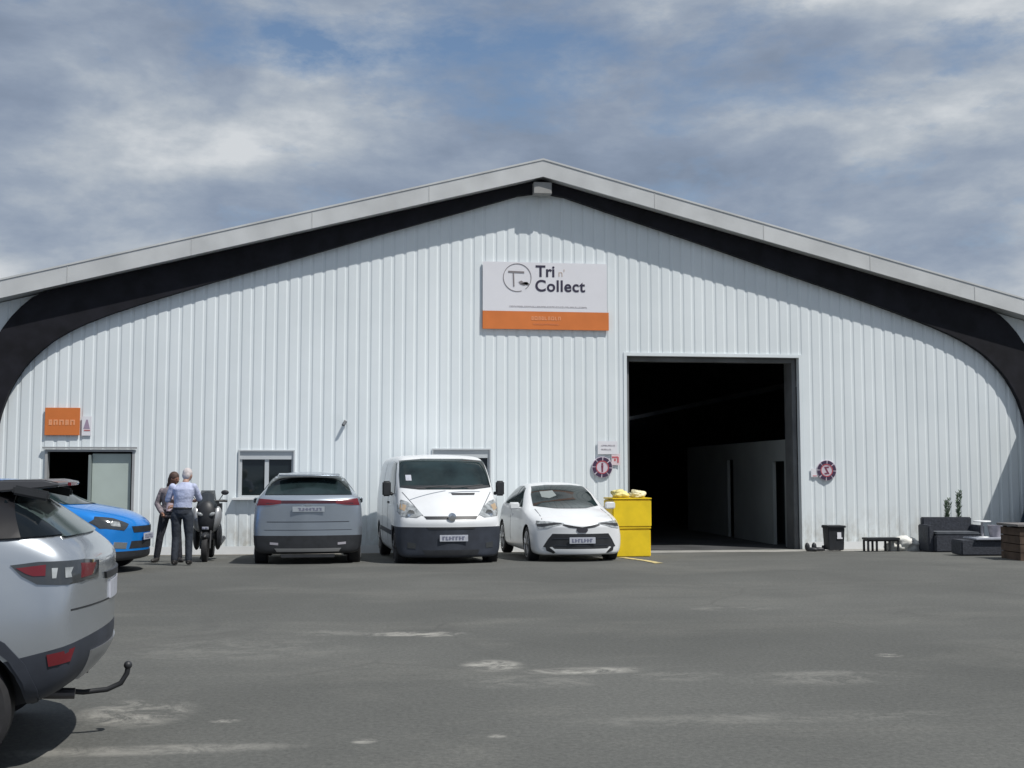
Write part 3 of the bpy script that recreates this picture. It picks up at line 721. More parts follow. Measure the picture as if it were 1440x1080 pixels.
# ---- white hatchback (front towards the camera)
def white_hatch():
    r = vehicle('parked_car', 'white hatchback with dark lower grille parked nose out beside yellow bins', 'car', (3.79, -2.72, gz(-2.9)+.0), 176.5, 'vehicles parked by the shed')
    st = [(-2.17, .30, .20, .80, .42, .60, .74, .67, .64, .70), (-2.06, .26, .16, .86, .46, .66, .80, .745, .68, .79), (-1.75, .16, .16, .90, .52, .74, .85, .83, .74, .90),
          (-1.25, .08, .16, .905, .55, .83, .87, .90, .76, .985), (-.92, .12, .16, .90, .55, .88, .87, .955, .75, 1.03), (-.5, .12, .16, .90, .55, .93, .865, 1.19, .70, 1.25),
          (-.10, .08, .16, .90, .55, .95, .86, 1.37, .63, 1.42), (.55, 0, .16, .90, .55, .96, .86, 1.40, .585, 1.445), (1.2, 0, .16, .90, .55, .98, .86, 1.36, .57, 1.41), (1.65, -.06, .17, .90, .56, .99, .85, 1.22, .56, 1.27),
          (1.98, -.12, .22, .88, .6, .95, .80, 1.06, .60, 1.09), (2.16, -.22, .30, .82, .62, .80, .72, .90, .62, .92)]
    me = make_body(st, (-1.25, 1.39), M_PAINTW, 1.80, .355)
    body = mobj('body', me, None, r, True, 50)
    bv = bvh_of(me)
    ws = [(-.66, 1.0), (-.30, .965), (.30, .965), (.66, 1.0), (.62, 1.2), (.54, 1.35), (.25, 1.378), (-.25, 1.378), (-.54, 1.35), (-.62, 1.2)]
    gl = panel('windscreen', bv, ws, '-y', M_CARGLASS, r)
    vs = bvh_of(gl.data)
    panel('sticker', vs, [(-.44, 1.26), (-.18, 1.28), (-.14, 1.19), (-.3, 1.14), (-.44, 1.16)], '-y', mat('painted_dash_reflection', (.22, .25, .25), .5), r, .003)  # pale patch painted on the glass as a dashboard reflection, no real sticker
    mb = MB(); mb.tube([(-.45, -1.0, 1.0), (.05, -.98, 1.03)], .009, 6); mb.tube([(.05, -1.02, 1.0), (.50, -.93, 1.02)], .009, 6); mb.build('wiper', M_BLK, r)
    for s_ in (-1, 1):
        F = (lambda o: o) if s_ > 0 else mir
        hl = panel('headlight', bv, F([(.33, 0.730), (.33, 0.710), (.50, 0.677), (.62, 0.645), (.78, 0.620), (.80, 0.705), (.78, 0.760), (.6, 0.755)]), '-y', M_CLEAR, r, .006, .04)
        panel('light_strip', bvh_of(hl.data), F([(.33, 0.727), (.5, 0.700), (.70, 0.670), (.79, 0.665), (.79, 0.710), (.62, 0.723), (.5, 0.735)]), '-y', M_BLK, hl, .004, .04)
        panel('upper_vent', bv, F([(.0, 0.660), (.0, 0.630), (.25, 0.655), (.36, 0.690), (.34, 0.713), (.18, 0.685)]), '-y', M_BLK, r, .005, .04)
        fg = panel('bumper_fang', bv, F([(.50, 0.345), (.60, 0.395), (.66, 0.315), (.64, 0.245), (.52, 0.205), (.46, 0.245)]), '-y', M_BLK, r, .010, .04)
        sd = '+x' if s_ > 0 else '-x'
        panel('side_window', bv, [(-.55, .975), (-.28, 1.14), (.02, 1.31), (.35, 1.355), (.38, .985)], sd, M_CARGLASS, r)
        panel('side_window', bv, [(.43, .985), (.41, 1.355), (.9, 1.35), (1.25, 1.27), (1.42, 1.12), (1.25, 1.02)], sd, M_CARGLASS, r)
        panel('door_gap', bv, [(.395, .965), (.41, .965), (.41, .30), (.395, .30)], sd, M_BLK, r, .002)
        panel('door_handle', bv, [(.18, .83), (.34, .84), (.34, .81), (.18, .80)], sd, M_PAINTW, r, .018)
        mirror(r, s_*.99, -.55, 1.0, 1, M_PAINTW, .13, .20)
        for yy in (-1.25, 1.39): wheel(r, s_*.775, yy, .325, .21, M_RIM, s_)
    gr = panel('grille', bv, [(-.54, 0.545), (.54, 0.545), (.62, 0.445), (.70, 0.315), (.54, 0.275), (-.54, 0.275), (-.70, 0.315), (-.62, 0.445)], '-y', M_BLK, r, .006)
    gb = bvh_of(gr.data)
    for zz_ in (.345, .465): panel('grille_bar', gb, [(-.54, zz_+.004), (.54, zz_+.004), (.54, zz_-.006), (-.54, zz_-.006)], '-y', M_GREYPL, gr, .008, .08)
    panel('bumper_lip', bv, [(-.50, 0.280), (.50, 0.280), (.54, 0.315), (.58, 0.305), (.46, 0.210), (-.46, 0.210), (-.58, 0.305), (-.54, 0.315)], '-y', M_PAINTW, r, .03)
    panel('lower_intake', bv, [(-.46, .158), (.46, .158), (.50, .10), (-.50, .10)], '-y', M_BLK, r, .012)
    panel('badge', bv, [(-.10, 0.645), (.10, 0.645), (.11, 0.605), (.07, 0.565), (-.07, 0.565), (-.11, 0.605)], '-y', mat('badge_dark', (.05, .05, .06), .25), r, .012, .03)
    plate(r, 0.0, .43, -2.235, bv=bv)
    for q in (-1, 1): panel('bonnet_gap', bv, [(q*.66, .95), (q*.672, .95), (q*.70, .74), (q*.688, .74)], '-y', M_GREYPL, r, .002)
    r.scale = (.99, 1, 1.055)
    return r
white_hatch()

# ---- white van
def van():
    r = vehicle('parked_van', 'white panel van with dark plastic bumper parked nose out by the shed', 'van', (1.30, -2.78, gz(-2.8)-.03), 175.6, 'vehicles parked by the shed')
    st = [(-2.40, .26, .22, .86, .50, .70, .83, .79, .78, .81), (-2.31, .24, .19, .93, .56, .80, .89, .90, .82, .925), (-2.05, .20, .19, .95, .60, .96, .92, 1.12, .84, 1.16),
          (-1.80, .16, .19, .955, .62, 1.06, .93, 1.28, .85, 1.33), (-1.45, .14, .19, .955, .64, 1.16, .935, 1.57, .85, 1.62), (-1.08, .12, .19, .955, .64, 1.22, .94, 1.865, .83, 1.91),
          (-.78, .05, .19, .955, .64, 1.24, .94, 1.93, .825, 1.97), (.0, 0, .19, .955, .64, 1.25, .94, 1.94, .83, 1.99), (1.2, 0, .19, .955, .64, 1.25, .94, 1.94, .83, 1.99),
          (2.2, 0, .22, .955, .64, 1.25, .94, 1.93, .82, 1.975), (2.36, -.04, .26, .94, .64, 1.25, .92, 1.90, .80, 1.94)]
    me = make_body(st, (-1.55, 1.55), M_PAINTV, 1.91, .375)
    bump = split_off(me, (0, 0, .715), (0, 0, -1), lambda c: c.y < -1.12, M_GREYPL, 'front_bumper', r)
    body = mobj('body', me, None, r, True, 50)
    bv = bvh_of(me, bump.data)
    gl = panel('windscreen', bv, [(-.83, 1.38), (-.5, 1.345), (.5, 1.345), (.83, 1.38), (.82, 1.6), (.785, 1.855), (.4, 1.885), (-.4, 1.885), (-.785, 1.855), (-.82, 1.6)], '-y', M_CARGLASS, r)
    gb = bvh_of(gl.data)
    panel('windscreen_trim', gb, [(-.81, 1.415), (.81, 1.415), (.81, 1.385), (.5, 1.352), (-.5, 1.352), (-.81, 1.385)], '-y', M_BLK, gl, .003)
    panel('sticker', gb, [(-.72, 1.60), (-.62, 1.60), (-.62, 1.50), (-.72, 1.50)], '-y', M_PLATE, gl, .004, .04)
    panel('hood_vent', bv, [(.05, 1.285), (.50, 1.285), (.48, 1.25), (.07, 1.25)], '-y', M_BLK, r, .004)
    mb = MB(); mb.tube([(-.6, -1.98, 1.37), (.0, -1.86, 1.42)], .01, 6); mb.tube([(.05, -1.9, 1.37), (.65, -1.80, 1.43)], .01, 6); mb.build('wiper', M_BLK, r)
    for s_ in (-1, 1):
        F = (lambda o: o) if s_ > 0 else mir
        hl = panel('headlight', bv, F([(.50, .92), (.60, .87), (.86, .89), (.91, .97), (.90, 1.10), (.84, 1.17), (.74, 1.14), (.60, 1.04)]), '-y', M_CLEAR, r, .008, .05)
        panel('indicator', bvh_of(hl.data), F([(.76, 1.08), (.86, 1.11), (.88, 1.02), (.80, .98)]), '-y', mat('amber_pale', (.40, .30, .20), .2), hl, .004, .04)
        lb = MB().lathe([(.07, 0), (.065, -.012), (.02, -.004)], (s_*.70, -2.155, .94), 'Y', 20).build('reflector', M_CHROME, hl)
        sd = '+x' if s_ > 0 else '-x'
        panel('side_window', bv, [(-1.35, 1.28), (-1.25, 1.45), (-1.0, 1.72), (-.85, 1.82), (-.45, 1.84), (-.42, 1.26), (-1.0, 1.22)], sd, M_CARGLASS, r)
        panel('door_gap', bv, [(-.38, 1.85), (-.365, 1.85), (-.365, .35), (-.38, .35)], sd, M_BLK, r, .002)
        panel('door_gap', bv, [(.78, 1.85), (.795, 1.85), (.795, .35), (.78, .35)], sd, M_BLK, r, .002)
        panel('side_rail', bv, [(-1.1, .62), (1.1, .62), (1.1, .54), (-1.1, .54)], sd, M_GREYPL, r, .012)
        panel('door_handle', bv, [(-.56, 1.12), (-.42, 1.12), (-.42, 1.08), (-.56, 1.08)], sd, M_BLK, r, .02)
        mb = MB(); mb.box((s_*1.055, -1.30, 1.36), (.155, .10, .27)); mb.box((s_*.97, -1.27, 1.27), (.10, .05, .06)); q = mb.build('wing_mirror', M_BLK, r, bevel=.03, seg=3)
        MB().box((s_*1.055, -1.247, 1.36), (.12, .006, .21)).build('mirror_glass', M_GLASS, q)
        for yy in (-1.55, 1.55): wheel(r, s_*.82, yy, .34, .215, M_DRIM, s_)
        panel('fog_lamp', bv, F([(.62, .44), (.76, .46), (.76, .36), (.62, .35)]), '-y', M_LENSD, r, .006, .04)
    panel('grille', bv, [(-.48, .895), (.48, .895), (.44, .845), (-.44, .845)], '-y', M_BLK, r, .006)
    panel('bumper_slot', bv, [(-.44, .715), (.44, .715), (.40, .675), (-.40, .675)], '-y', M_BLK, r, .006)
    panel('lower_slot', bv, [(-.5, .33), (.5, .33), (.46, .24), (-.46, .24)], '-y', M_BLK, r, .006)
    MB().lathe([(.075, 0), (.07, -.02), (.03, -.024)], (0.0, -2.385, .885), 'Y', 20).build('badge', M_CHROME, r)
    plate(r, .03, .53, -2.435, bv=bv)
    r.scale = (1.03, 1, 1.06)
    for q in (-1, 1): panel('bonnet_gap', bv, [(q*.80, 1.30), (q*.815, 1.30), (q*.50, .90), (q*.485, .90)], '-y', M_GREYPL, r, .002)
    return r
van()

# ---- silver crossover (rear towards the camera)
def crossover():
    hd = -3
    r = vehicle('parked_car', 'silver crossover with full width red tail light bar parked nose to the wall', 'car', (-1.21, -2.62, gz(-2.6)-.015), hd, 'vehicles parked by the shed')
    st = [(-2.17, .28, .22, .80, .5, .72, .76, .80, .68, .84), (-2.0, .2, .2, .88, .55, .86, .84, .93, .72, .98), (-1.4, .1, .2, .925, .6, .98, .88, 1.04, .78, 1.10), (-.95, .1, .2, .93, .6, 1.02, .88, 1.08, .76, 1.14),
          (-.5, .1, .2, .93, .6, 1.06, .88, 1.34, .67, 1.39), (-.1, .05, .2, .93, .6, 1.08, .88, 1.54, .62, 1.60), (.7, 0, .2, .93, .6, 1.10, .88, 1.60, .61, 1.665), (1.35, -.02, .2, .93, .6, 1.12, .88, 1.575, .60, 1.645),
          (1.62, -.06, .22, .93, .62, 1.15, .89, 1.50, .63, 1.575), (1.86, -.10, .24, .93, .64, 1.18, .90, 1.33, .73, 1.375), (2.06, -.15, .25, .935, .66, 1.14, .90, 1.22, .82, 1.245), (2.17, -.19, .27, .90, .66, 1.02, .85, 1.13, .78, 1.15)]
    me = make_body(st, (-1.30, 1.32), M_SILVER, 1.86, .385)
    bump = split_off(me, (0, 0, .56), (0, 0, -1), lambda c: c.y > 1.72, M_BLK, 'rear_bumper', r)
    body = mobj('body', me, None, r, True, 50)
    bv = bvh_of(me, bump.data)
    rw = panel('rear_window', bv, [(-.74, 1.25), (.74, 1.25), (.68, 1.42), (.585, 1.565), (-.585, 1.565), (-.68, 1.42)], '+y', M_CARGLASS, r)
    MB().box((0, 1.70, 1.597), (1.06, .26, .03), (R(-6), 0, 0)).build('spoiler', M_SILVER, r, bevel=.016, seg=3)
    lb = panel('light_bar', bv, [(-.84, 1.175), (-.5, 1.155), (.5, 1.155), (.84, 1.175), (.85, 1.085), (.6, 1.105), (-.6, 1.105), (-.85, 1.085)], '+y', mat('dark_red_bar', (.05, .014, .02), .15, coat=.5), r, .007)
    for s_ in (-1, 1):
        F = (lambda o: o) if s_ > 0 else mir
        panel('tail_light', bv, F([(.46, 1.155), (.83, 1.185), (.87, 1.07), (.64, 1.08), (.46, 1.105)]), '+y', M_RED, r, .010)
        panel('reflector', bv, F([(.50, .44), (.64, .45), (.64, .41), (.50, .40)]), '+y', mat('pale_reflector', (.35, .34, .38), .2), r, .006, .04)
        sd = '+x' if s_ > 0 else '-x'
        panel('side_window', bv, [(-.6, 1.12), (-.3, 1.3), (.02, 1.47), (.4, 1.54), (1.15, 1.53), (1.5, 1.42), (1.55, 1.30), (1.2, 1.16)], sd, M_CARGLASS, r)
        panel('arch_trim', bv, [(1.32+.46*math.cos(a), .33+.46*math.sin(a)) for a in [R(q) for q in range(-5, 186, 19)]]+[(1.32+.40*math.cos(a), .33+.40*math.sin(a)) for a in [R(q) for q in range(185, -6, -19)]], sd, M_BLK, r, .006)
        mirror(r, s_*.965, -.62, 1.10, 1, M_SILVER, .11, .15)
        for yy in (-1.30, 1.32): wheel(r, s_*.80, yy, .35, .23, M_RIM, s_)
    panel('skid_plate', bv, [(-.56, .345), (.56, .345), (.52, .29), (-.52, .29)], '+y', M_RIM, r, .012)
    panel('tailgate_crease', bv, [(-.70, .80), (.70, .80), (.69, .788), (-.69, .788)], '+y', M_GREYPL, r, .003)
    panel('bumper_crease', bv, [(-.74, .66), (.74, .66), (.74, .652), (-.74, .652)], '+y', M_GREYPL, r, .003)
    panel('badge', bv, [(-.06, 1.09), (.06, 1.09), (.05, 1.065), (-.05, 1.065)], '+y', M_CHROME, r, .006, .03)
    plate(r, 0, 1.01, 2.185, mat('plate_grey', (.34, .38, .42), .4), .54, .09, False, bv)
    MB().box((0, 2.13, .22), (.9, .1, .05)).build('tow_bar_cover', M_BLK, r)
    r.scale = (1.06, 1, 1.06)
    return r
crossover()

# ---- blue hatchback (half hidden)
def blue_car():
    r = vehicle('parked_car', 'bright blue compact car half hidden behind the silver SUV', 'car', (-5.74, -5.60, gz(-5.6)), 97, None)
    st = [(-2.05, .34, .24, .78, .48, .68, .74, .76, .64, .79), (-1.93, .30, .20, .85, .52, .76, .80, .87, .68, .91), (-1.6, .2, .18, .88, .56, .88, .83, .99, .73, 1.04), (-1.2, .1, .18, .89, .58, .96, .85, 1.05, .75, 1.11),
          (-.85, .12, .18, .89, .58, 1.0, .85, 1.10, .75, 1.16), (-.45, .1, .18, .89, .58, 1.02, .85, 1.34, .66, 1.39), (-.1, .06, .18, .89, .58, 1.03, .85, 1.48, .62, 1.53), (.6, 0, .18, .89, .58, 1.04, .85, 1.51, .61, 1.565),
          (1.3, 0, .18, .89, .58, 1.05, .85, 1.48, .6, 1.53), (1.75, -.06, .2, .88, .6, 1.04, .83, 1.3, .6, 1.34), (2.0, -.15, .3, .85, .62, .92, .76, 1.06, .62, 1.08)]
    me = make_body(st, (-1.28, 1.28), M_BLUE, 1.78, .37)
    bump = split_off(me, (0, 0, .36), (0, 0, -1), lambda c: c.y < -1.66, M_BLK, 'front_bumper', r)
    mobj('body', me, None, r, True, 50)
    bv = bvh_of(me, bump.data)
    panel('windscreen', bv, [(-.64, 1.12), (.64, 1.12), (.60, 1.3), (.5, 1.46), (-.5, 1.46), (-.60, 1.3)], '-y', M_CARGLASS, r)
    for s_ in (-1, 1):
        F = (lambda o: o) if s_ > 0 else mir
        hl = panel('headlight', bv, F([(.50, .80), (.60, .70), (.83, .74), (.84, .84), (.78, .93), (.66, .90)]), '-y', M_LENSD, r, .008, .04)
        panel('bulb_cover', bvh_of(hl.data), F([(.64, .84), (.74, .86), (.76, .78), (.66, .76)]), '-y', M_CLEAR, hl, .004, .03)
        panel('fog_lamp', bv, F([(.54, .50), (.74, .52), (.76, .42), (.56, .40)]), '-y', M_CHROME, r, .006, .04)
        sd = '+x' if s_ > 0 else '-x'
        panel('side_window', bv, [(-.55, 1.10), (-.1, 1.38), (.2, 1.44), (1.2, 1.43), (1.45, 1.3), (1.3, 1.12)], sd, M_CARGLASS, r)
        mirror(r, s_*.98, -.5, 1.12, 1, M_BLUE, .14, .2)
        for yy in (-1.28, 1.28): wheel(r, s_*.775, yy, .335, .21, M_DRIM, s_)
        panel('sill_trim', bv, [(-.86, .34), (.86, .34), (.86, .22), (-.86, .22)], sd, M_BLK, r, .008)
    panel('grille', bv, [(-.46, .76), (.46, .76), (.42, .66), (-.42, .66)], '-y', M_BLK, r, .006)
    panel('lower_grille', bv, [(-.46, .52), (.46, .52), (.5, .40), (-.5, .40)], '-y', M_BLK, r, .006)
    plate(r, 0, .585, -2.10, bv=bv)
    return r
blue_car()

# ---- silver SUV, rear three quarter in the foreground
def suv():
    r = vehicle('parked_suv', 'silver SUV with black roof and tow hook cut off at the left edge', 'SUV', (-3.72, -18.60, 0), -98.5, None)
    st = [(-2.15, .26, .34, .84, .62, .86, .80, .93, .72, .96), (-1.95, .2, .26, .92, .66, .98, .87, 1.04, .76, 1.08), (-1.3, .1, .24, .955, .68, 1.05, .90, 1.10, .80, 1.16), (-.9, .1, .24, .955, .68, 1.08, .90, 1.14, .78, 1.20),
          (-.4, .1, .24, .955, .68, 1.12, .90, 1.40, .70, 1.45), (.0, .04, .24, .955, .68, 1.16, .90, 1.52, .66, 1.58), (.7, 0, .25, .955, .70, 1.21, .90, 1.54, .655, 1.61), (1.2, -.01, .28, .958, .72, 1.25, .90, 1.525, .655, 1.60),
          (1.50, -.03, .31, .96, .74, 1.27, .90, 1.505, .66, 1.575), (1.72, -.05, .34, .957, .76, 1.26, .89, 1.43, .70, 1.485), (1.90, -.08, .38, .95, .80, 1.21, .88, 1.31, .76, 1.345), (2.06, -.14, .46, .93, .84, 1.13, .865, 1.215, .78, 1.24),
          (2.15, -.18, .60, .89, .84, 1.06, .83, 1.14, .76, 1.16)]
    me = make_body(st, (-1.33, 1.33), M_SILVER2, 1.92, .43)
    # lower bumper cut on a rising line
    bump = split_off(me, (0, 1.80, .655), Vector((0, .22, -1)).normalized(), lambda c: c.y > 1.60, M_GREYPL, 'rear_bumper', r)
    sill = split_off(me, (0, 0, .40), (0, 0, -1), lambda c: -.95 < c.y < .95, M_GREYPL, 'side_sill', r)
    body = mobj('body', me, None, r, True, 50)
    bv = bvh_of(me, bump.data, sill.data)
    panel('roof', bv, [(-.66, -.15), (.66, -.15), (.665, .7), (.66, 1.50), (.60, 1.62), (-.60, 1.62), (-.66, 1.50), (-.665, .7)], '+z', M_BLK, r, .006, .12)
    sp = MB()
    sp.prism([(1.34, 1.56), (1.56, 1.60), (1.78, 1.602), (1.87, 1.582), (1.87, 1.562), (1.76, 1.548), (1.55, 1.53)], -.62, .62, 'YZ')
    s_o = sp.build('spoiler', mat('spoiler_grey', (.06, .062, .07), .3, coat=.5), r, bevel=.014, seg=3)
    for q in (-.655, .655): MB().box((q*.97, 1.72, 1.525), (.05, .20, .055), (R(-12), 0, 0)).build('spoiler_fin', M_BLK, s_o, bevel=.012)
    MB().box((0, 1.878, 1.572), (.34, .02, .02)).build('brake_light', M_RED, s_o)
    panel('windscreen', bv, [(-.66, 1.17), (.66, 1.17), (.62, 1.40), (.55, 1.52), (-.55, 1.52), (-.62, 1.40)], '-y', M_CARGLASS, r)
    panel('grille', bv, [(-.45, .86), (.45, .86), (.42, .74), (-.42, .74)], '-y', M_BLK, r)
    for q in (-1, 1):
        panel('headlight', bv, [(q*.5, .90), (q*.74, .92), (q*.76, .82), (q*.52, .80)], '-y', M_CLEAR, r)
        mirror(r, q*1.0, -.62, 1.22, 1, M_BLK, .16, .2)
    panel('rear_window', bv, [(-.70, 1.27), (.70, 1.27), (.66, 1.40), (.60, 1.50), (-.60, 1.50), (-.66, 1.40)], '+y', mat('tinted_rear_glass', (.05, .07, .068), .12, spec=.7), r, .014, .04)
    for s_ in (-1, 1):
        F = (lambda o: o) if s_ > 0 else mir
        sd = '+x' if s_ > 0 else '-x'
        panel('side_window', bv, [(-.55, 1.20), (-.1, 1.42), (.3, 1.52), (1.2, 1.535), (1.70, 1.50), (1.86, 1.40), (1.98, 1.285), (1.2, 1.26), (.3, 1.225)], sd, mat('tinted_glass', (.006, .009, .012), .12, spec=.22), r, .014, .04)
        panel('rear_quarter_trim', bv, [(1.46, 1.53), (1.60, 1.515), (1.70, 1.275), (1.52, 1.27)], sd, mat('pillar_black', (.012, .012, .014), .4, spec=.25), r, .018)
        tl = panel('tail_light', bv, [(1.66, 1.135), (1.80, 1.15), (2.02, 1.148), (2.08, 1.13), (2.08, 1.035), (1.95, 1.02), (1.80, 1.03), (1.72, 1.075)], sd, M_LENSD, r, .009, .05)
        tb = bvh_of(tl.data)
        panel('red_lens', tb, [(1.69, 1.12), (1.84, 1.135), (1.84, 1.075), (1.78, 1.075), (1.74, 1.09)], sd, M_RED, tl, .004, .05)
        panel('clear_lens', tb, [(1.87, 1.115), (1.90, 1.115), (1.895, 1.06), (1.875, 1.06)], sd, M_CLEAR, tl, .004, .03)
        panel('clear_lens', tb, [(1.935, 1.115), (1.975, 1.115), (1.965, 1.085), (1.97, 1.06), (1.94, 1.06)], sd, M_CLEAR, tl, .004, .03)
        panel('tail_light_rear', bv, F([(.58, 1.12), (.76, 1.13), (.77, 1.05), (.64, 1.055)]), '+y', M_RED, r, .010, .05)
        panel('red_reflector', bv, [(1.86, .65), (1.99, .67), (1.97, .60), (1.87, .585)], sd, M_RED, r, .008, .05)
        panel('arch_trim', bv, [(1.33+.50*math.cos(a), .34+.50*math.sin(a)) for a in [R(q) for q in range(-4, 185, 18)]]+[(1.33+.445*math.cos(a), .34+.445*math.sin(a)) for a in [R(q) for q in range(184, -5, -18)]], sd, M_GREYPL, r, .008)
        for a0, b0 in ((.62, .63),): panel('door_gap', bv, [(a0, 1.20), (b0, 1.20), (b0, .42), (a0, .42)], sd, M_BLK, r, .002)
        wl = None
        for yy in (-1.33, 1.33): wheel(r, s_*.815, yy, .355, .235, M_RIM, s_)
        MB().tube([(s_*.45, 1.8, .36), (s_*.45, 1.97, .35)], .032, 12).build('exhaust', M_DRIM, r)
    panel('number_plate', bv, [(-.26, .99), (.26, .99), (.26, .88), (-.26, .88)], '+y', M_PLATE, r, .012)
    panel('tailgate_trim', bv, [(-.40, 1.05), (.40, 1.05), (.38, 1.01), (-.38, 1.01)], '+y', M_BLK, r, .014)
    panel('shut_line', bv, [(-.86, .885), (.86, .885), (.86, .875), (-.86, .875)], '+y', M_BLK, r, .002)
    panel('skid_plate', bv, [(-.60, .62), (.60, .62), (.56, .46), (-.56, .46)], '+y', M_RIM, r, .012)
    hk = MB().tube([(0, 1.7, .31), (0, 1.98, .275), (0, 2.12, .285), (0, 2.20, .32), (0, 2.235, .38), (0, 2.24, .41)], .017, 10).ball((0, 2.24, .43), .026)
    hk.build('tow_hook', M_BLK, r, True)
    MB().box((0, 1.72, .40), (.9, .1, .06)).box((0, 1.74, .33), (.07, .12, .1)).build('tow_beam', M_BLK, r, bevel=.01)
    return r
suv()

# ------------------------------------------------------------------ people
def skin_chain(chains, name='c'):
    """tapered limbs: rings along each chain, a ball at each joint, all closed and later fused into one surface"""
    mb = MB()
    for ch in chains:
        for (p, r_), (q, r2) in zip(ch, ch[1:]):
            if not isinstance(r_, tuple) and not isinstance(r2, tuple) and (Vector(p)-Vector(q)).length > 1e-4: mb.tube([p, q], [r_, r2], 14)
        for p, r_ in ch:
            if not isinstance(r_, tuple): mb.ball(p, r_*.995, u=14, v=10)
    return mesh_of(mb)
def torso(rings):
    """closed loft of horizontal ellipses: (x, y, z, rx, ry)"""
    mb = MB(); n = 24; rr = []
    for (x, y, z, a, b) in rings: rr.append([mb.bm.verts.new((x+a*math.cos(2*math.pi*k/n), y+b*math.sin(2*math.pi*k/n), z)) for k in range(n)])
    for p, q in zip(rr, rr[1:]):
        for k in range(n): mb.bm.faces.new((p[k], p[(k+1) % n], q[(k+1) % n], q[k]))
    mb.bm.faces.new(rr[0][::-1]); mb.bm.faces.new(rr[-1]); return mesh_of(mb)
def fuse(meshes, name, m, parent, vox=.009):
    bm = bmesh.new()
    for q in meshes: bm.from_mesh(q)
    me = bpy.data.meshes.new(name); bm.to_mesh(me); bm.free()
    t = bpy.data.objects.new(name, me); COL.objects.link(t)
    md = t.modifiers.new('r', 'REMESH'); md.mode = 'VOXEL'; md.voxel_size = vox; md.use_smooth_shade = True
    sm = t.modifiers.new('sm', 'SMOOTH'); sm.iterations = 4; sm.factor = .5
    out = baked(t); bpy.data.objects.remove(t); out.materials.clear()
    return mobj(name, out, m, parent, True)
def mesh_of(mb):
    me = bpy.data.meshes.new('t'); mb.bm.to_mesh(me); mb.bm.free(); return me
def hand(wrist, elbow, side_v, curl=.5):
    """palm and five unequal bent fingers; returns chains"""
    w_ = Vector(wrist); d = (w_-Vector(elbow)).normalized(); s_ = Vector(side_v); s_ = (s_-d*s_.dot(d)).normalized(); nrm = d.cross(s_)
    out = [[(tuple(w_), .026), (tuple(w_+d*.045), .034), (tuple(w_+d*.085), .032)]]
    for k, (o_, L_) in enumerate(((-.030, .066), (-.010, .076), (.010, .070), (.030, .056))):
        b0 = w_+d*.075+s_*o_; b1 = b0+d*L_*.5+nrm*.012*curl; b2 = b1+d*L_*.3*(1-curl*.4)+nrm*L_*.35*curl; b3 = b2+d*L_*.2*(1-curl)+nrm*L_*.3*curl
        out.append([(tuple(b0), .0095), (tuple(b1), .009), (tuple(b2), .008), (tuple(b3), .007)])
    t0 = w_+d*.03-s_*.026; out.append([(tuple(t0), .012), (tuple(t0+d*.025-s_*.022+nrm*.01), .011), (tuple(t0+d*.052-s_*.026+nrm*.02), .009)])
    return out
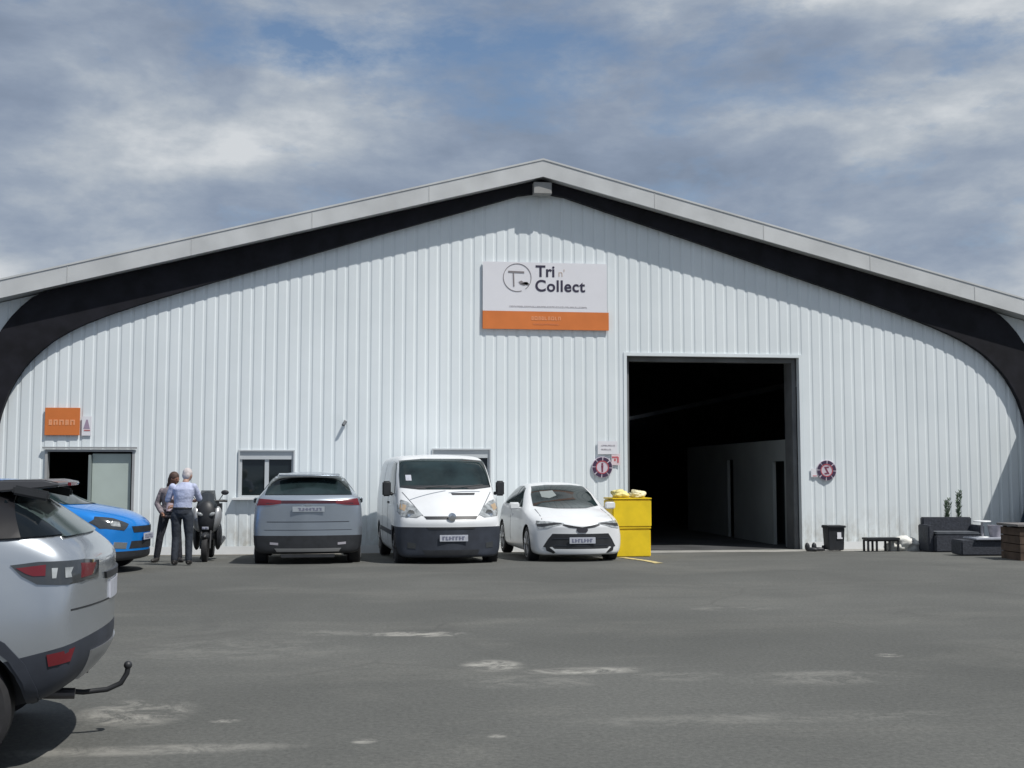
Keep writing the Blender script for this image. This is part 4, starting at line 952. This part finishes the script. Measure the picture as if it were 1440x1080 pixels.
def person(loc, rz, label, J, shirt_m, trouser_m, hair_m, hair, sleeve, open_front=None, hem=.0, skinm=M_SKIN, group='two people talking beside the scooter'):
    r = empty('person', loc, rz); tag(r, label, 'person', group)
    for q in 'lr':
        v = J['sho'+q]; J['sho'+q] = (v[0]*.93, v[1], v[2]-.015)
    V = lambda k: tuple(J[k])
    def lerp(a, b, t_): return tuple(Vector(a).lerp(Vector(b), t_))
    # bare body
    def ring(k, a, b, dz=0, dy=0): v = J[k]; return (v[0], v[1]+dy, v[2]+dz, a, b)
    def T(g): return torso([ring('pelvis', .14+g, .10+g, -.06), ring('pelvis', .165+g, .115+g), ring('belt', .155+g, .108+g), ring('waist', .14+g, .10+g), ring('chest', .165+g, .115+g, -.06), ring('chest', .175+g, .115+g, .04), ring('neck', .13+g, .085+g, -.05), ring('neck', .06+g, .06+g, .0)])
    chains = [[(V('neck'), .055), (lerp(V('neck'), V('head'), .6), .05)]]
    for s_ in 'lr':
        chains.append([(V('sho'+s_), .055), (lerp(V('sho'+s_), V('elb'+s_), .4), .048), (V('elb'+s_), .038), (lerp(V('elb'+s_), V('wri'+s_), .4), .037), (V('wri'+s_), .026)])
        chains.append([(V('hip'+s_), .088), (lerp(V('hip'+s_), V('kne'+s_), .5), .072), (V('kne'+s_), .054), (lerp(V('kne'+s_), V('ank'+s_), .35), .052), (V('ank'+s_), .034)])
    parts = [skin_chain(chains), T(-.012)]
    for s_ in 'lr':
        for c in hand(J['wri'+s_], J['elb'+s_], J.get('hs'+s_, (0, 1, 0)), .5): parts.append(skin_chain([c]))
    h = Vector(J['head']); fd = Vector(J['face']).normalized(); sd = fd.cross(Vector((0, 0, 1))).normalized(); up = sd.cross(fd)
    yaw = math.atan2(fd.x, -fd.y)
    rot = (-math.asin(max(-1, min(1, fd.z)))*-1 if False else math.asin(fd.z)*-1*-1*0, 0, yaw)
    hm = MB(); hm.ball(h, .1, (.77, .95, 1.12), rot=(0, 0, yaw)); hm.ball(h+fd*.025-up*.055, .07, (.78, .9, .75), rot=(0, 0, yaw))
    hm.ball(h+fd*.100-up*.015, .016, (.8, 1.1, 1.5), rot=(0, 0, yaw)); hm.ball(h+fd*.082-up*.062, .022, (1.3, .6, .5), rot=(0, 0, yaw))
    for q in (-1, 1): hm.ball(h+sd*.078*q-up*.01, .022, (.45, .8, 1.3), rot=(0, 0, yaw))
    parts.append(mesh_of(hm))
    fuse(parts, 'body', skinm, r, .008)
    ey = MB()
    for q in (-1, 1): ey.ball(h+fd*.080+sd*.031*q+up*.012, .010)
    ey.build('eye', mat('eye_dark', (.03, .02, .02), .2), r, True)
    # shirt
    ch = []
    for s_ in 'lr':
        e = [(V('sho'+s_), .060), (lerp(V('sho'+s_), V('elb'+s_), .5), .062)]
        if sleeve > .5: e.append((lerp(V('sho'+s_), V('elb'+s_), .96), .056))
        if sleeve > 1: e += [(lerp(V('elb'+s_), V('wri'+s_), .5), .050), (lerp(V('elb'+s_), V('wri'+s_), .92), .042)]
        ch.append(e)
    tor = [ring('belt', .172, .125, -hem), ring('waist', .158, .120), ring('chest', .180, .132, -.06), ring('chest', .190, .132, .04), ring('neck', .15, .10, -.05), ring('neck', .072, .072, -.005)]
    sh = fuse([skin_chain(ch), torso(tor)], 'shirt', shirt_m, r, .010)
    if open_front:
        op = torso([ring('belt', .075, .09, -.02, -.055), ring('waist', .078, .09, 0, -.052), ring('chest', .085, .09, 0, -.065), ring('neck', .05, .05, -.05, -.05)])
        fuse([op], 'undershirt', open_front, r, .010)
    # trousers
    ch = []
    for s_ in 'lr':
        ch.append([(V('hip'+s_), .100), (lerp(V('hip'+s_), V('kne'+s_), .5), .088), (V('kne'+s_), .070), (lerp(V('kne'+s_), V('ank'+s_), .5), .066), (tuple(Vector(V('ank'+s_))+Vector((0, 0, .02))), .060)])
    fuse([skin_chain(ch), torso([ring('pelvis', .13, .10, -.08), ring('pelvis', .176, .128), ring('belt', .165, .120, .01)])], 'trousers', trouser_m, r, .010)
    b_ = J['belt']; bm_ = mesh_of(MB().lathe([(.168, -.018), (.171, 0), (.168, .018)], (0, 0, 0), 'Z', 28)); bm_.transform(Matrix.Translation(b_) @ Matrix.Diagonal((1, .74, 1, 1)))
    mobj('belt', bm_, M_BLK, r, True)
    for s_ in 'lr':
        a = Vector(J['ank'+s_]); fdir = Vector(J.get('foot'+s_, (0, -1, 0)))
        ya = math.atan2(fdir.x, -fdir.y)
        sm = MB(); sm.ball(a+fdir*.07+Vector((0, 0, -.045)), .1, (.50, 1.35, .42), rot=(0, 0, ya)); sm.ball(a+Vector((0, 0, -.02)), .055, (1, 1.1, 1.1))
        for v in sm.bm.verts:
            if v.co.z < a.z-.078: v.co.z = a.z-.078
        sm.build('shoe', mat('shoe_black', (.03, .028, .028), .5), r, True)
    hb = MB()
    for (off, rr, sc3) in hair: hb.ball(h+fd*off[1]+sd*off[0]+up*off[2], rr, sc3, rot=(0, 0, yaw))
    fuse([mesh_of(hb)], 'hair', hair_m, r, .008)
    return r
# left person: long brown hair, grey open cardigan, legs apart, facing the man and half towards the camera
gL = gz(-3.5)
JL = dict(pelvis=(0, 0, .90), belt=(0, 0, .98), waist=(.01, 0, 1.08), chest=(.015, 0, 1.27), neck=(.03, -.01, 1.44), head=(.075, -.035, 1.575), face=(.85, -.5, -.28),
          shol=(-.165, .02, 1.36), elbl=(-.245, .03, 1.09), wril=(-.13, -.12, .93), shor=(.175, 0, 1.36), elbr=(.25, -.06, 1.10), wrir=(.10, -.20, 1.06),
          hipl=(-.10, 0, .86), knel=(-.17, -.02, .48), ankl=(-.23, .03, .085), hipr=(.10, 0, .86), kner=(.16, -.02, .48), ankr=(.19, 0, .085), footl=(-.3, -.9, 0), footr=(.5, -.85, 0))
person((-3.76, -3.45, gL), 0, 'person with long brown hair in grey cardigan over pale top, legs apart', JL, mat('grey_cardigan', (.19, .165, .18), .85, var=.3, scale=14, bump=.8, bscale=16), mat('black_trousers', (.022, .024, .032), .8, var=.25, scale=10, bump=.8, bscale=14),
       mat('brown_hair', (.07, .04, .03), .7, var=.3, scale=25), [((0, -.02, .03), .105, (.86, .98, 1.0)), ((-.01, -.07, -.06), .085, (.85, .75, 1.3)), ((.0, -.085, -.17), .055, (.9, .7, 1.5))], 1.5, mat('pale_pink_top', (.62, .50, .55), .8, var=.1, scale=10), .13)
# right person: pale blue shirt seen from behind, leaning to the left
gR = 0
JR = dict(pelvis=(0, 0, .92), belt=(0, 0, 1.01), waist=(-.01, .0, 1.11), chest=(-.02, 0, 1.31), neck=(-.04, -.03, 1.48), head=(-.065, -.085, 1.60), face=(-.35, -.85, -.42),
          shol=(-.205, -.01, 1.41), elbl=(-.27, -.14, 1.17), wril=(-.17, -.33, 1.14), shor=(.195, .0, 1.41), elbr=(.27, -.05, 1.15), wrir=(.10, -.27, 1.10),
          hipl=(-.10, 0, .88), knel=(-.12, -.02, .49), ankl=(-.13, .02, .085), hipr=(.10, 0, .88), kner=(.11, -.02, .49), ankr=(.12, .03, .085))
person((-3.33, -4.72, gR), R(178), 'person seen from behind in pale blue shirt and dark trousers, head bowed', JR, mat('pale_blue_shirt', (.42, .46, .62), .8, var=.12, scale=9, bump=.9, bscale=13), mat('navy_trousers', (.025, .032, .045), .8, var=.25, scale=8, bump=.8, bscale=14),
       mat('white_hair', (.50, .46, .46), .8, var=.15, scale=25), [((0, -.022, .025), .102, (.84, .92, 1.0)), ((0, -.05, -.03), .085, (.9, .6, .9))], .9, None, .0, mat('fair_skin', (.42, .26, .20), .5, var=.1, scale=20))

# ------------------------------------------------------------------ scooter (front towards the camera)
def scooter():
    r = empty('motor_scooter', (-3.14, -2.70, gz(-2.7)), R(3)); tag(r, 'black and silver motor scooter parked facing out beside the two people', 'scooter')
    def wh(y, rr):
        o = MB().lathe([(rr*.62, -.045), (rr*.8, -.06), (rr*.95, -.045), (rr, 0), (rr*.95, .045), (rr*.8, .06), (rr*.62, .045)], (0, 0, 0), 'X', 32).build('wheel', M_RUB, r, True); o.location = (0, y, rr)
        m_ = MB().lathe([(rr*.64, -.04), (rr*.64, .04), (rr*.55, .04), (rr*.55, -.04)], (0, 0, 0), 'X', 24)
        for k in range(5):
            a = 2*math.pi*k/5; m_.tube([(0, 0, 0), (0, math.cos(a)*rr*.6, math.sin(a)*rr*.6)], .016, 6)
        m_.build('rim', M_DRIM, o); return o
    wh(-.68, .27); wh(.68, .26)
    silver = mat('scooter_silver', (.42, .43, .44), .35, .5, coat=.4)
    MB().tube([(-.085, -.68, .27), (-.085, -.55, .62)], .022, 8).tube([(.085, -.68, .27), (.085, -.55, .62)], .022, 8).build('fork', M_BLK, r, True)
    MB().ball((0, -.66, .50), .20, (.45, 1.25, .42)).build('front_fender', M_BLK, r, True)
    fa = MB().ball((0, -.50, .86), .26, (.80, .62, 1.25)).build('front_fairing', M_BLK, r, True)
    for s_ in (-1, 1):
        MB().ball((s_*.17, -.47, .82), .20, (.55, .65, 1.25), rot=(0, R(s_*10), 0)).build('fairing_side', silver, r, True)
        MB().ball((s_*.20, -.22, .50), .22, (.35, 1.1, 1.3)).build('leg_shield', M_BLK, r, True)
        MB().tube([(s_*.10, -.45, 1.17), (s_*.30, -.36, 1.17)], .018, 8).tube([(s_*.24, -.38, 1.17), (s_*.37, -.33, 1.165)], .024, 8).build('handlebar', M_BLK, r, True)
        mm = MB().tube([(s_*.22, -.40, 1.18), (s_*.30, -.42, 1.30)], .008, 6).ball((s_*.33, -.42, 1.33), .07, (1.05, .3, .7)).build('rear_view_mirror', M_BLK, r, True)
        MB().ball((s_*.33, -.395, 1.33), .055, (1.05, .12, .7)).build('mirror_glass', M_CHROME, mm, True)
        MB().ball((s_*.115, -.655, .92), .05, (1.2, .4, .7), rot=(0, R(-s_*25), 0)).build('headlight', M_CLEAR, r, True)
        MB().ball((s_*.15, .15, .45), .22, (.35, 2.0, .5)).build('floorboard', M_BLK, r, True)
    MB().ball((0, -.40, 1.16), .12, (1.2, .8, .8)).build('handlebar_cover', M_BLK, r, True)
    ws = MB(); n_ = 8
    gridp = []
    for j in range(5):
        zz_ = 1.05+.08*j; w_ = .20-.018*j
        gridp.append([ws.bm.verts.new((w_*(-1+2*i/n_), -.62+.07*j*.9+.10*(-1+2*i/n_)**2, zz_)) for i in range(n_+1)])
    for a, b_ in zip(gridp, gridp[1:]):
        for i in range(n_): ws.bm.faces.new((a[i], a[i+1], b_[i+1], b_[i]))
    o = ws.build('windshield', mat('smoked_screen', (.03, .035, .04), .1, spec=.7), r, True); md = o.modifiers.new('s', 'SOLIDIFY'); md.thickness = .006
    MB().box((0, .42, .58), (.34, 1.05, .36)).build('rear_body', silver, r, bevel=.08, seg=4)
    MB().box((0, .30, .80), (.32, .80, .12)).build('seat', M_BLK, r, bevel=.05, seg=4)
    MB().box((0, .82, 1.0), (.38, .34, .30)).build('top_box', M_BLK, r, bevel=.06, seg=4)
    MB().tube([(.2, .3, .3), (.22, .85, .38)], [.04, .055], 12).build('exhaust', M_DRIM, r, True)
    MB().tube([(-.05, .15, .3), (-.16, .12, .02)], .014, 8).build('side_stand', M_BLK, r)
    plate(r, 0, .66, -.74, M_PLATE, .12, .05)
scooter()

# ------------------------------------------------------------------ yellow containers
def yel(z0, label, top):
    r = empty('yellow_bin', (5.285, -2.66, z0)); tag(r, label, 'bin', 'yellow bins stacked by the big door')
    r.rotation_euler = (0, 0, R(3))
    w_, d_, h_ = (.82, .72, .61) if top else (.79, .70, .62)
    mb = MB().box((0, 0, h_/2-.03), (w_, d_, h_-.06)); mb.build('container', M_YEL, r, bevel=.02)
    MB().box((0, 0, h_-.035), (w_+.008, d_+.008, .03)).build('rim', M_YEL, r, bevel=.006)
    return r
zb_ = gz(-2.9)
yel(zb_, 'yellow plastic bin at the bottom of the stack left of the doorway', False)
yel(zb_+.605, 'yellow plastic bin on top of the stack left of the doorway', True)
def bag(name, loc, size, m, label, cat, seed, group=None):
    bm = bmesh.new(); bmesh.ops.create_icosphere(bm, subdivisions=4, radius=1)
    for v in bm.verts:
        n = noise.fractal(v.co*1.3+Vector((seed, 0, 0)), .8, 2, 4)*.35
        v.co = v.co*(1+n); v.co.x *= size[0]/2; v.co.y *= size[1]/2; v.co.z *= size[2]/2
    mz = min(v.co.z for v in bm.verts)*.7
    for v in bm.verts:
        v.co.z = max(v.co.z, mz)-mz
    me = bpy.data.meshes.new(name); bm.to_mesh(me); bm.free()
    o = mobj(name, me, m, None, True); o.location = loc; return tag(o, label, cat, group)
bag('plastic_bag', (5.10, -2.76, zb_+1.20), (.34, .36, .19), M_YELP, 'pale crumpled yellow bag on the left of the top yellow bin', 'bag', 3)
bag('plastic_bag', (5.47, -2.74, zb_+1.20), (.34, .36, .18), mat('cream_bag', (.72, .66, .42), .6, var=.15, scale=7), 'cream rounded bag on the right of the top yellow bin', 'bag', 9)

# ------------------------------------------------------------------ items right of the doorway
bn = empty('wheelie_bin', (10.42, -1.0, gz(-1.0)), R(-4)); tag(bn, 'black wheelie bin with a white label right of the doorway', 'bin')
MB().box((0, 0, .28), (.34, .36, .50), taper=1.12).build('container', M_BLK, bn, bevel=.012)
MB().box((0, -.01, .555), (.43, .45, .05)).build('lid', M_BLK, bn, bevel=.015)
MB().tube([(-.2, .22, .53), (.2, .22, .53)], .015, 8).build('handle', M_BLK, bn)
for s_ in (-1, 1): q = MB().lathe([(.06, -.02), (.06, .02)], (0, 0, 0), 'X', 20).build('wheel', M_RUB, bn); q.location = (s_*.19, .16, .06)
MB().box((.06, -.2, .37), (.09, .006, .12), (R(-4), 0, 0)).box((.07, -.205, .30), (.12, .006, .03), (R(-4), 0, 0)).build('label', M_SIGNW, bn)
# black boots pair
for i, (dx, dy, lab) in enumerate(((-.09, 0, 'left black work boot beside the doorway'), (.08, .03, 'right black work boot beside the wheelie bin'))):
    bo = MB().ball((0, -.06, .045), .1, (.55, 1.3, .5)).ball((0, .04, .10), .075, (.7, .75, 1.3))
    for v in bo.bm.verts: v.co.z = max(v.co.z, .0)
    o = bo.build('work_boot', M_BLK, None, True); o.location = (9.88+dx, -1.12+dy, gz(-1.12)); o.rotation_euler = (0, 0, R(60+20*i)); tag(o, lab, 'boot', 'boots by the doorway')
# bench
bc = empty('bench', (11.33, -1.45, gz(-1.45))); tag(bc, 'low black bench on short legs standing against the wall', 'bench')
MB().box((0, 0, .285), (.76, .30, .05)).box((0, 0, .25), (.70, .24, .04)).build('seat', M_BLK, bc, bevel=.006)
for x_ in (-.35, -.15, .15, .35):
    for y_ in (-.11, .11): MB().box((x_, y_, .13), (.042, .042, .25)).build('leg', M_BLK, bc, bevel=.004)
bag('sack', (11.92, -1.3, gz(-1.3)-.01), (.72, .45, .40), mat('white_sack', (.68, .68, .64), .8, var=.12, scale=8), 'slumped white sack on the ground right of the bench', 'sack', 15)

M_RAT = mat('dark_rattan', (.038, .043, .056), .75, var=.3, scale=22, bump=.4, bscale=50)
sf = empty('garden_sofa', (12.82, -1.75, gz(-1.7)), R(-6)); tag(sf, 'dark grey rattan garden sofa with its back against the shed wall', 'sofa')
MB().box((0, .25, .38), (1.10, .16, .74)).build('backrest', M_RAT, sf, bevel=.02)
MB().box((0, -.12, .20), (1.02, .66, .36)).build('seat', M_RAT, sf, bevel=.02)
for s_ in (-1, 1): MB().box((s_*.56, -.02, .30), (.12, .62, .58)).build('armrest', M_RAT, sf, bevel=.02)
MB().box((0, -.12, .415), (.98, .60, .07)).build('cushion', mat('grey_cushion', (.085, .095, .11), .9, var=.2, scale=6), sf, bevel=.025)
st_ = empty('coffee_table', (12.42, -3.75, gz(-3.7)), R(-6)); tag(st_, 'low dark rattan table with pale slab top in front of the sofa', 'table')
MB().box((0, 0, .17), (1.05, .55, .30)).build('base', M_RAT, st_, bevel=.02)
MB().box((.18, 0, .345), (.85, .66, .035)).build('table_top', mat('pale_slab', (.34, .36, .41), .5, var=.1, scale=5), st_, bevel=.008)
wt = empty('round_stool', (12.46, -3.72, gz(-3.7)+.365)); tag(wt, 'small white round topped stand on the low table', 'stand')
MB().lathe([(.165, 0), (.175, .012), (.165, .028)], (0, 0, .31), 'Z', 28).build('top', M_WHITE, wt, True)
MB().tube([(0, 0, .01), (0, 0, .32)], .022, 10).build('stem', mat('stem_grey', (.30, .30, .33), .5), wt)
MB().lathe([(.12, 0), (.11, .015)], (0, 0, 0), 'Z', 24).build('foot', M_WHITE, wt)
gp = MB().lathe([(.10, 0), (.14, .22), (.15, .24), (.13, .24), (.12, .2)], (0, 0, 0), 'Z', 20).build('glazed_pot', mat('mauve_pot', (.30, .29, .33), .5, var=.2, scale=9), None, True)
gp.location = (12.80, -3.6, gz(-3.6)+.365); tag(gp, 'pale mauve pot on the low table right of the white stand', 'pot')
# planter with two slim conifers behind the sofa
def conifer(x, y, z0, h, rad, seed, lab):
    r = empty('tall_weed', (x, y, z0)); tag(r, lab, 'plant', 'wispy plants behind the sofa')
    rnd = random.Random(seed); st_m = MB()
    stems = []
    for k in range(5):
        a = rnd.random()*6.283; l = rad*.5*rnd.random(); hh = h*(.7+.3*rnd.random()); pts_ = [Vector((math.cos(a)*l*t_*t_*1.6, math.sin(a)*l*t_*t_*1.6, hh*t_)) for t_ in (0, .3, .6, .85, 1)]
        stems.append(pts_); st_m.tube(pts_, [.006, .005, .004, .003, .002], 5)
    st_m.build('stem', mat('weed_stem', (.10, .12, .06), .8), r)
    mb = MB()
    for i in range(420):
        pts_ = rnd.choice(stems); t_ = rnd.random()**.9; kf = t_*3.999; k = int(kf); p = pts_[k].lerp(pts_[k+1], kf-k)
        a = rnd.random()*6.283; L_ = (.05+.08*rnd.random())*(1.1-t_*.6)*rad/.10; d = Vector((math.cos(a)*.6, math.sin(a)*.6, .8)).normalized(); s_ = d.cross(Vector((rnd.random()-.5, rnd.random()-.5, rnd.random()-.5))).normalized()*.012
        mb.quad(p-s_*.5, p+s_*.5, p+d*L_*.6+s_, p+d*L_)
    me = bpy.data.meshes.new('foliage'); mb.bm.to_mesh(me); mb.bm.free(); mobj('foliage', me, mat('weed_green', (.10, .15, .10), .7, var=.4, scale=12), r)
pl = empty('planter_box', (13.3, -1.05, gz(-1.0))); tag(pl, 'dark planter trough behind the sofa holding two wispy plants', 'planter')
MB().box((0, 0, .22), (1.1, .34, .44)).build('trough', M_RAT, pl, bevel=.015)
MB().box((0, 0, .435), (1.0, .26, .02)).build('soil', mat('soil', (.05, .035, .025), .95), pl)
conifer(13.13, -1.05, gz(-1)+.44, .80, .13, 3, 'shorter wispy green plant rising behind the sofa, the left one')
conifer(13.40, -1.05, gz(-1)+.44, .92, .12, 5, 'taller wispy green plant rising behind the sofa, the right one')
# brown crate at the right edge
cr = empty('wooden_planter', (12.62, -5.35, 0), R(-4)); tag(cr, 'brown wooden slatted crate cut off at the right edge', 'crate')
M_WOOD = mat('brown_boards', (.085, .055, .038), .8, var=.35, scale=5)
for k in range(4):
    q = MB(); q.box((0, -.36, .07+.155*k), (1.0, .03, .14)); q.box((0, .36, .07+.155*k), (1.0, .03, .14)); q.box((-.485, 0, .07+.155*k), (.03, .688, .14)); q.box((.485, 0, .07+.155*k), (.03, .688, .14))
    q.build('board', M_WOOD, cr)
for sx in (-1, 1):
    for sy in (-1, 1): MB().box((sx*.44, sy*.315, .31), (.055, .055, .62)).build('post', M_WOOD, cr)
MB().box((0, 0, .655), (1.12, .84, .045)).build('top', mat('grey_board', (.17, .16, .155), .8, var=.2, scale=4), cr, bevel=.006)
# dark slanted board standing in for an unidentified dark strip at the right edge
lb_ = MB().prism([(15.10, gz(-.3)+.0), (15.62, gz(-.3)), (16.20-.30, 1.85), (15.52+.28, 1.85)], -.40, -.36)
o = lb_.build('slanted_board', mat('dark_blue_board', (.012, .03, .05), .5)); tag(o, 'dark blue slanted board by the wall at the right edge', 'board')
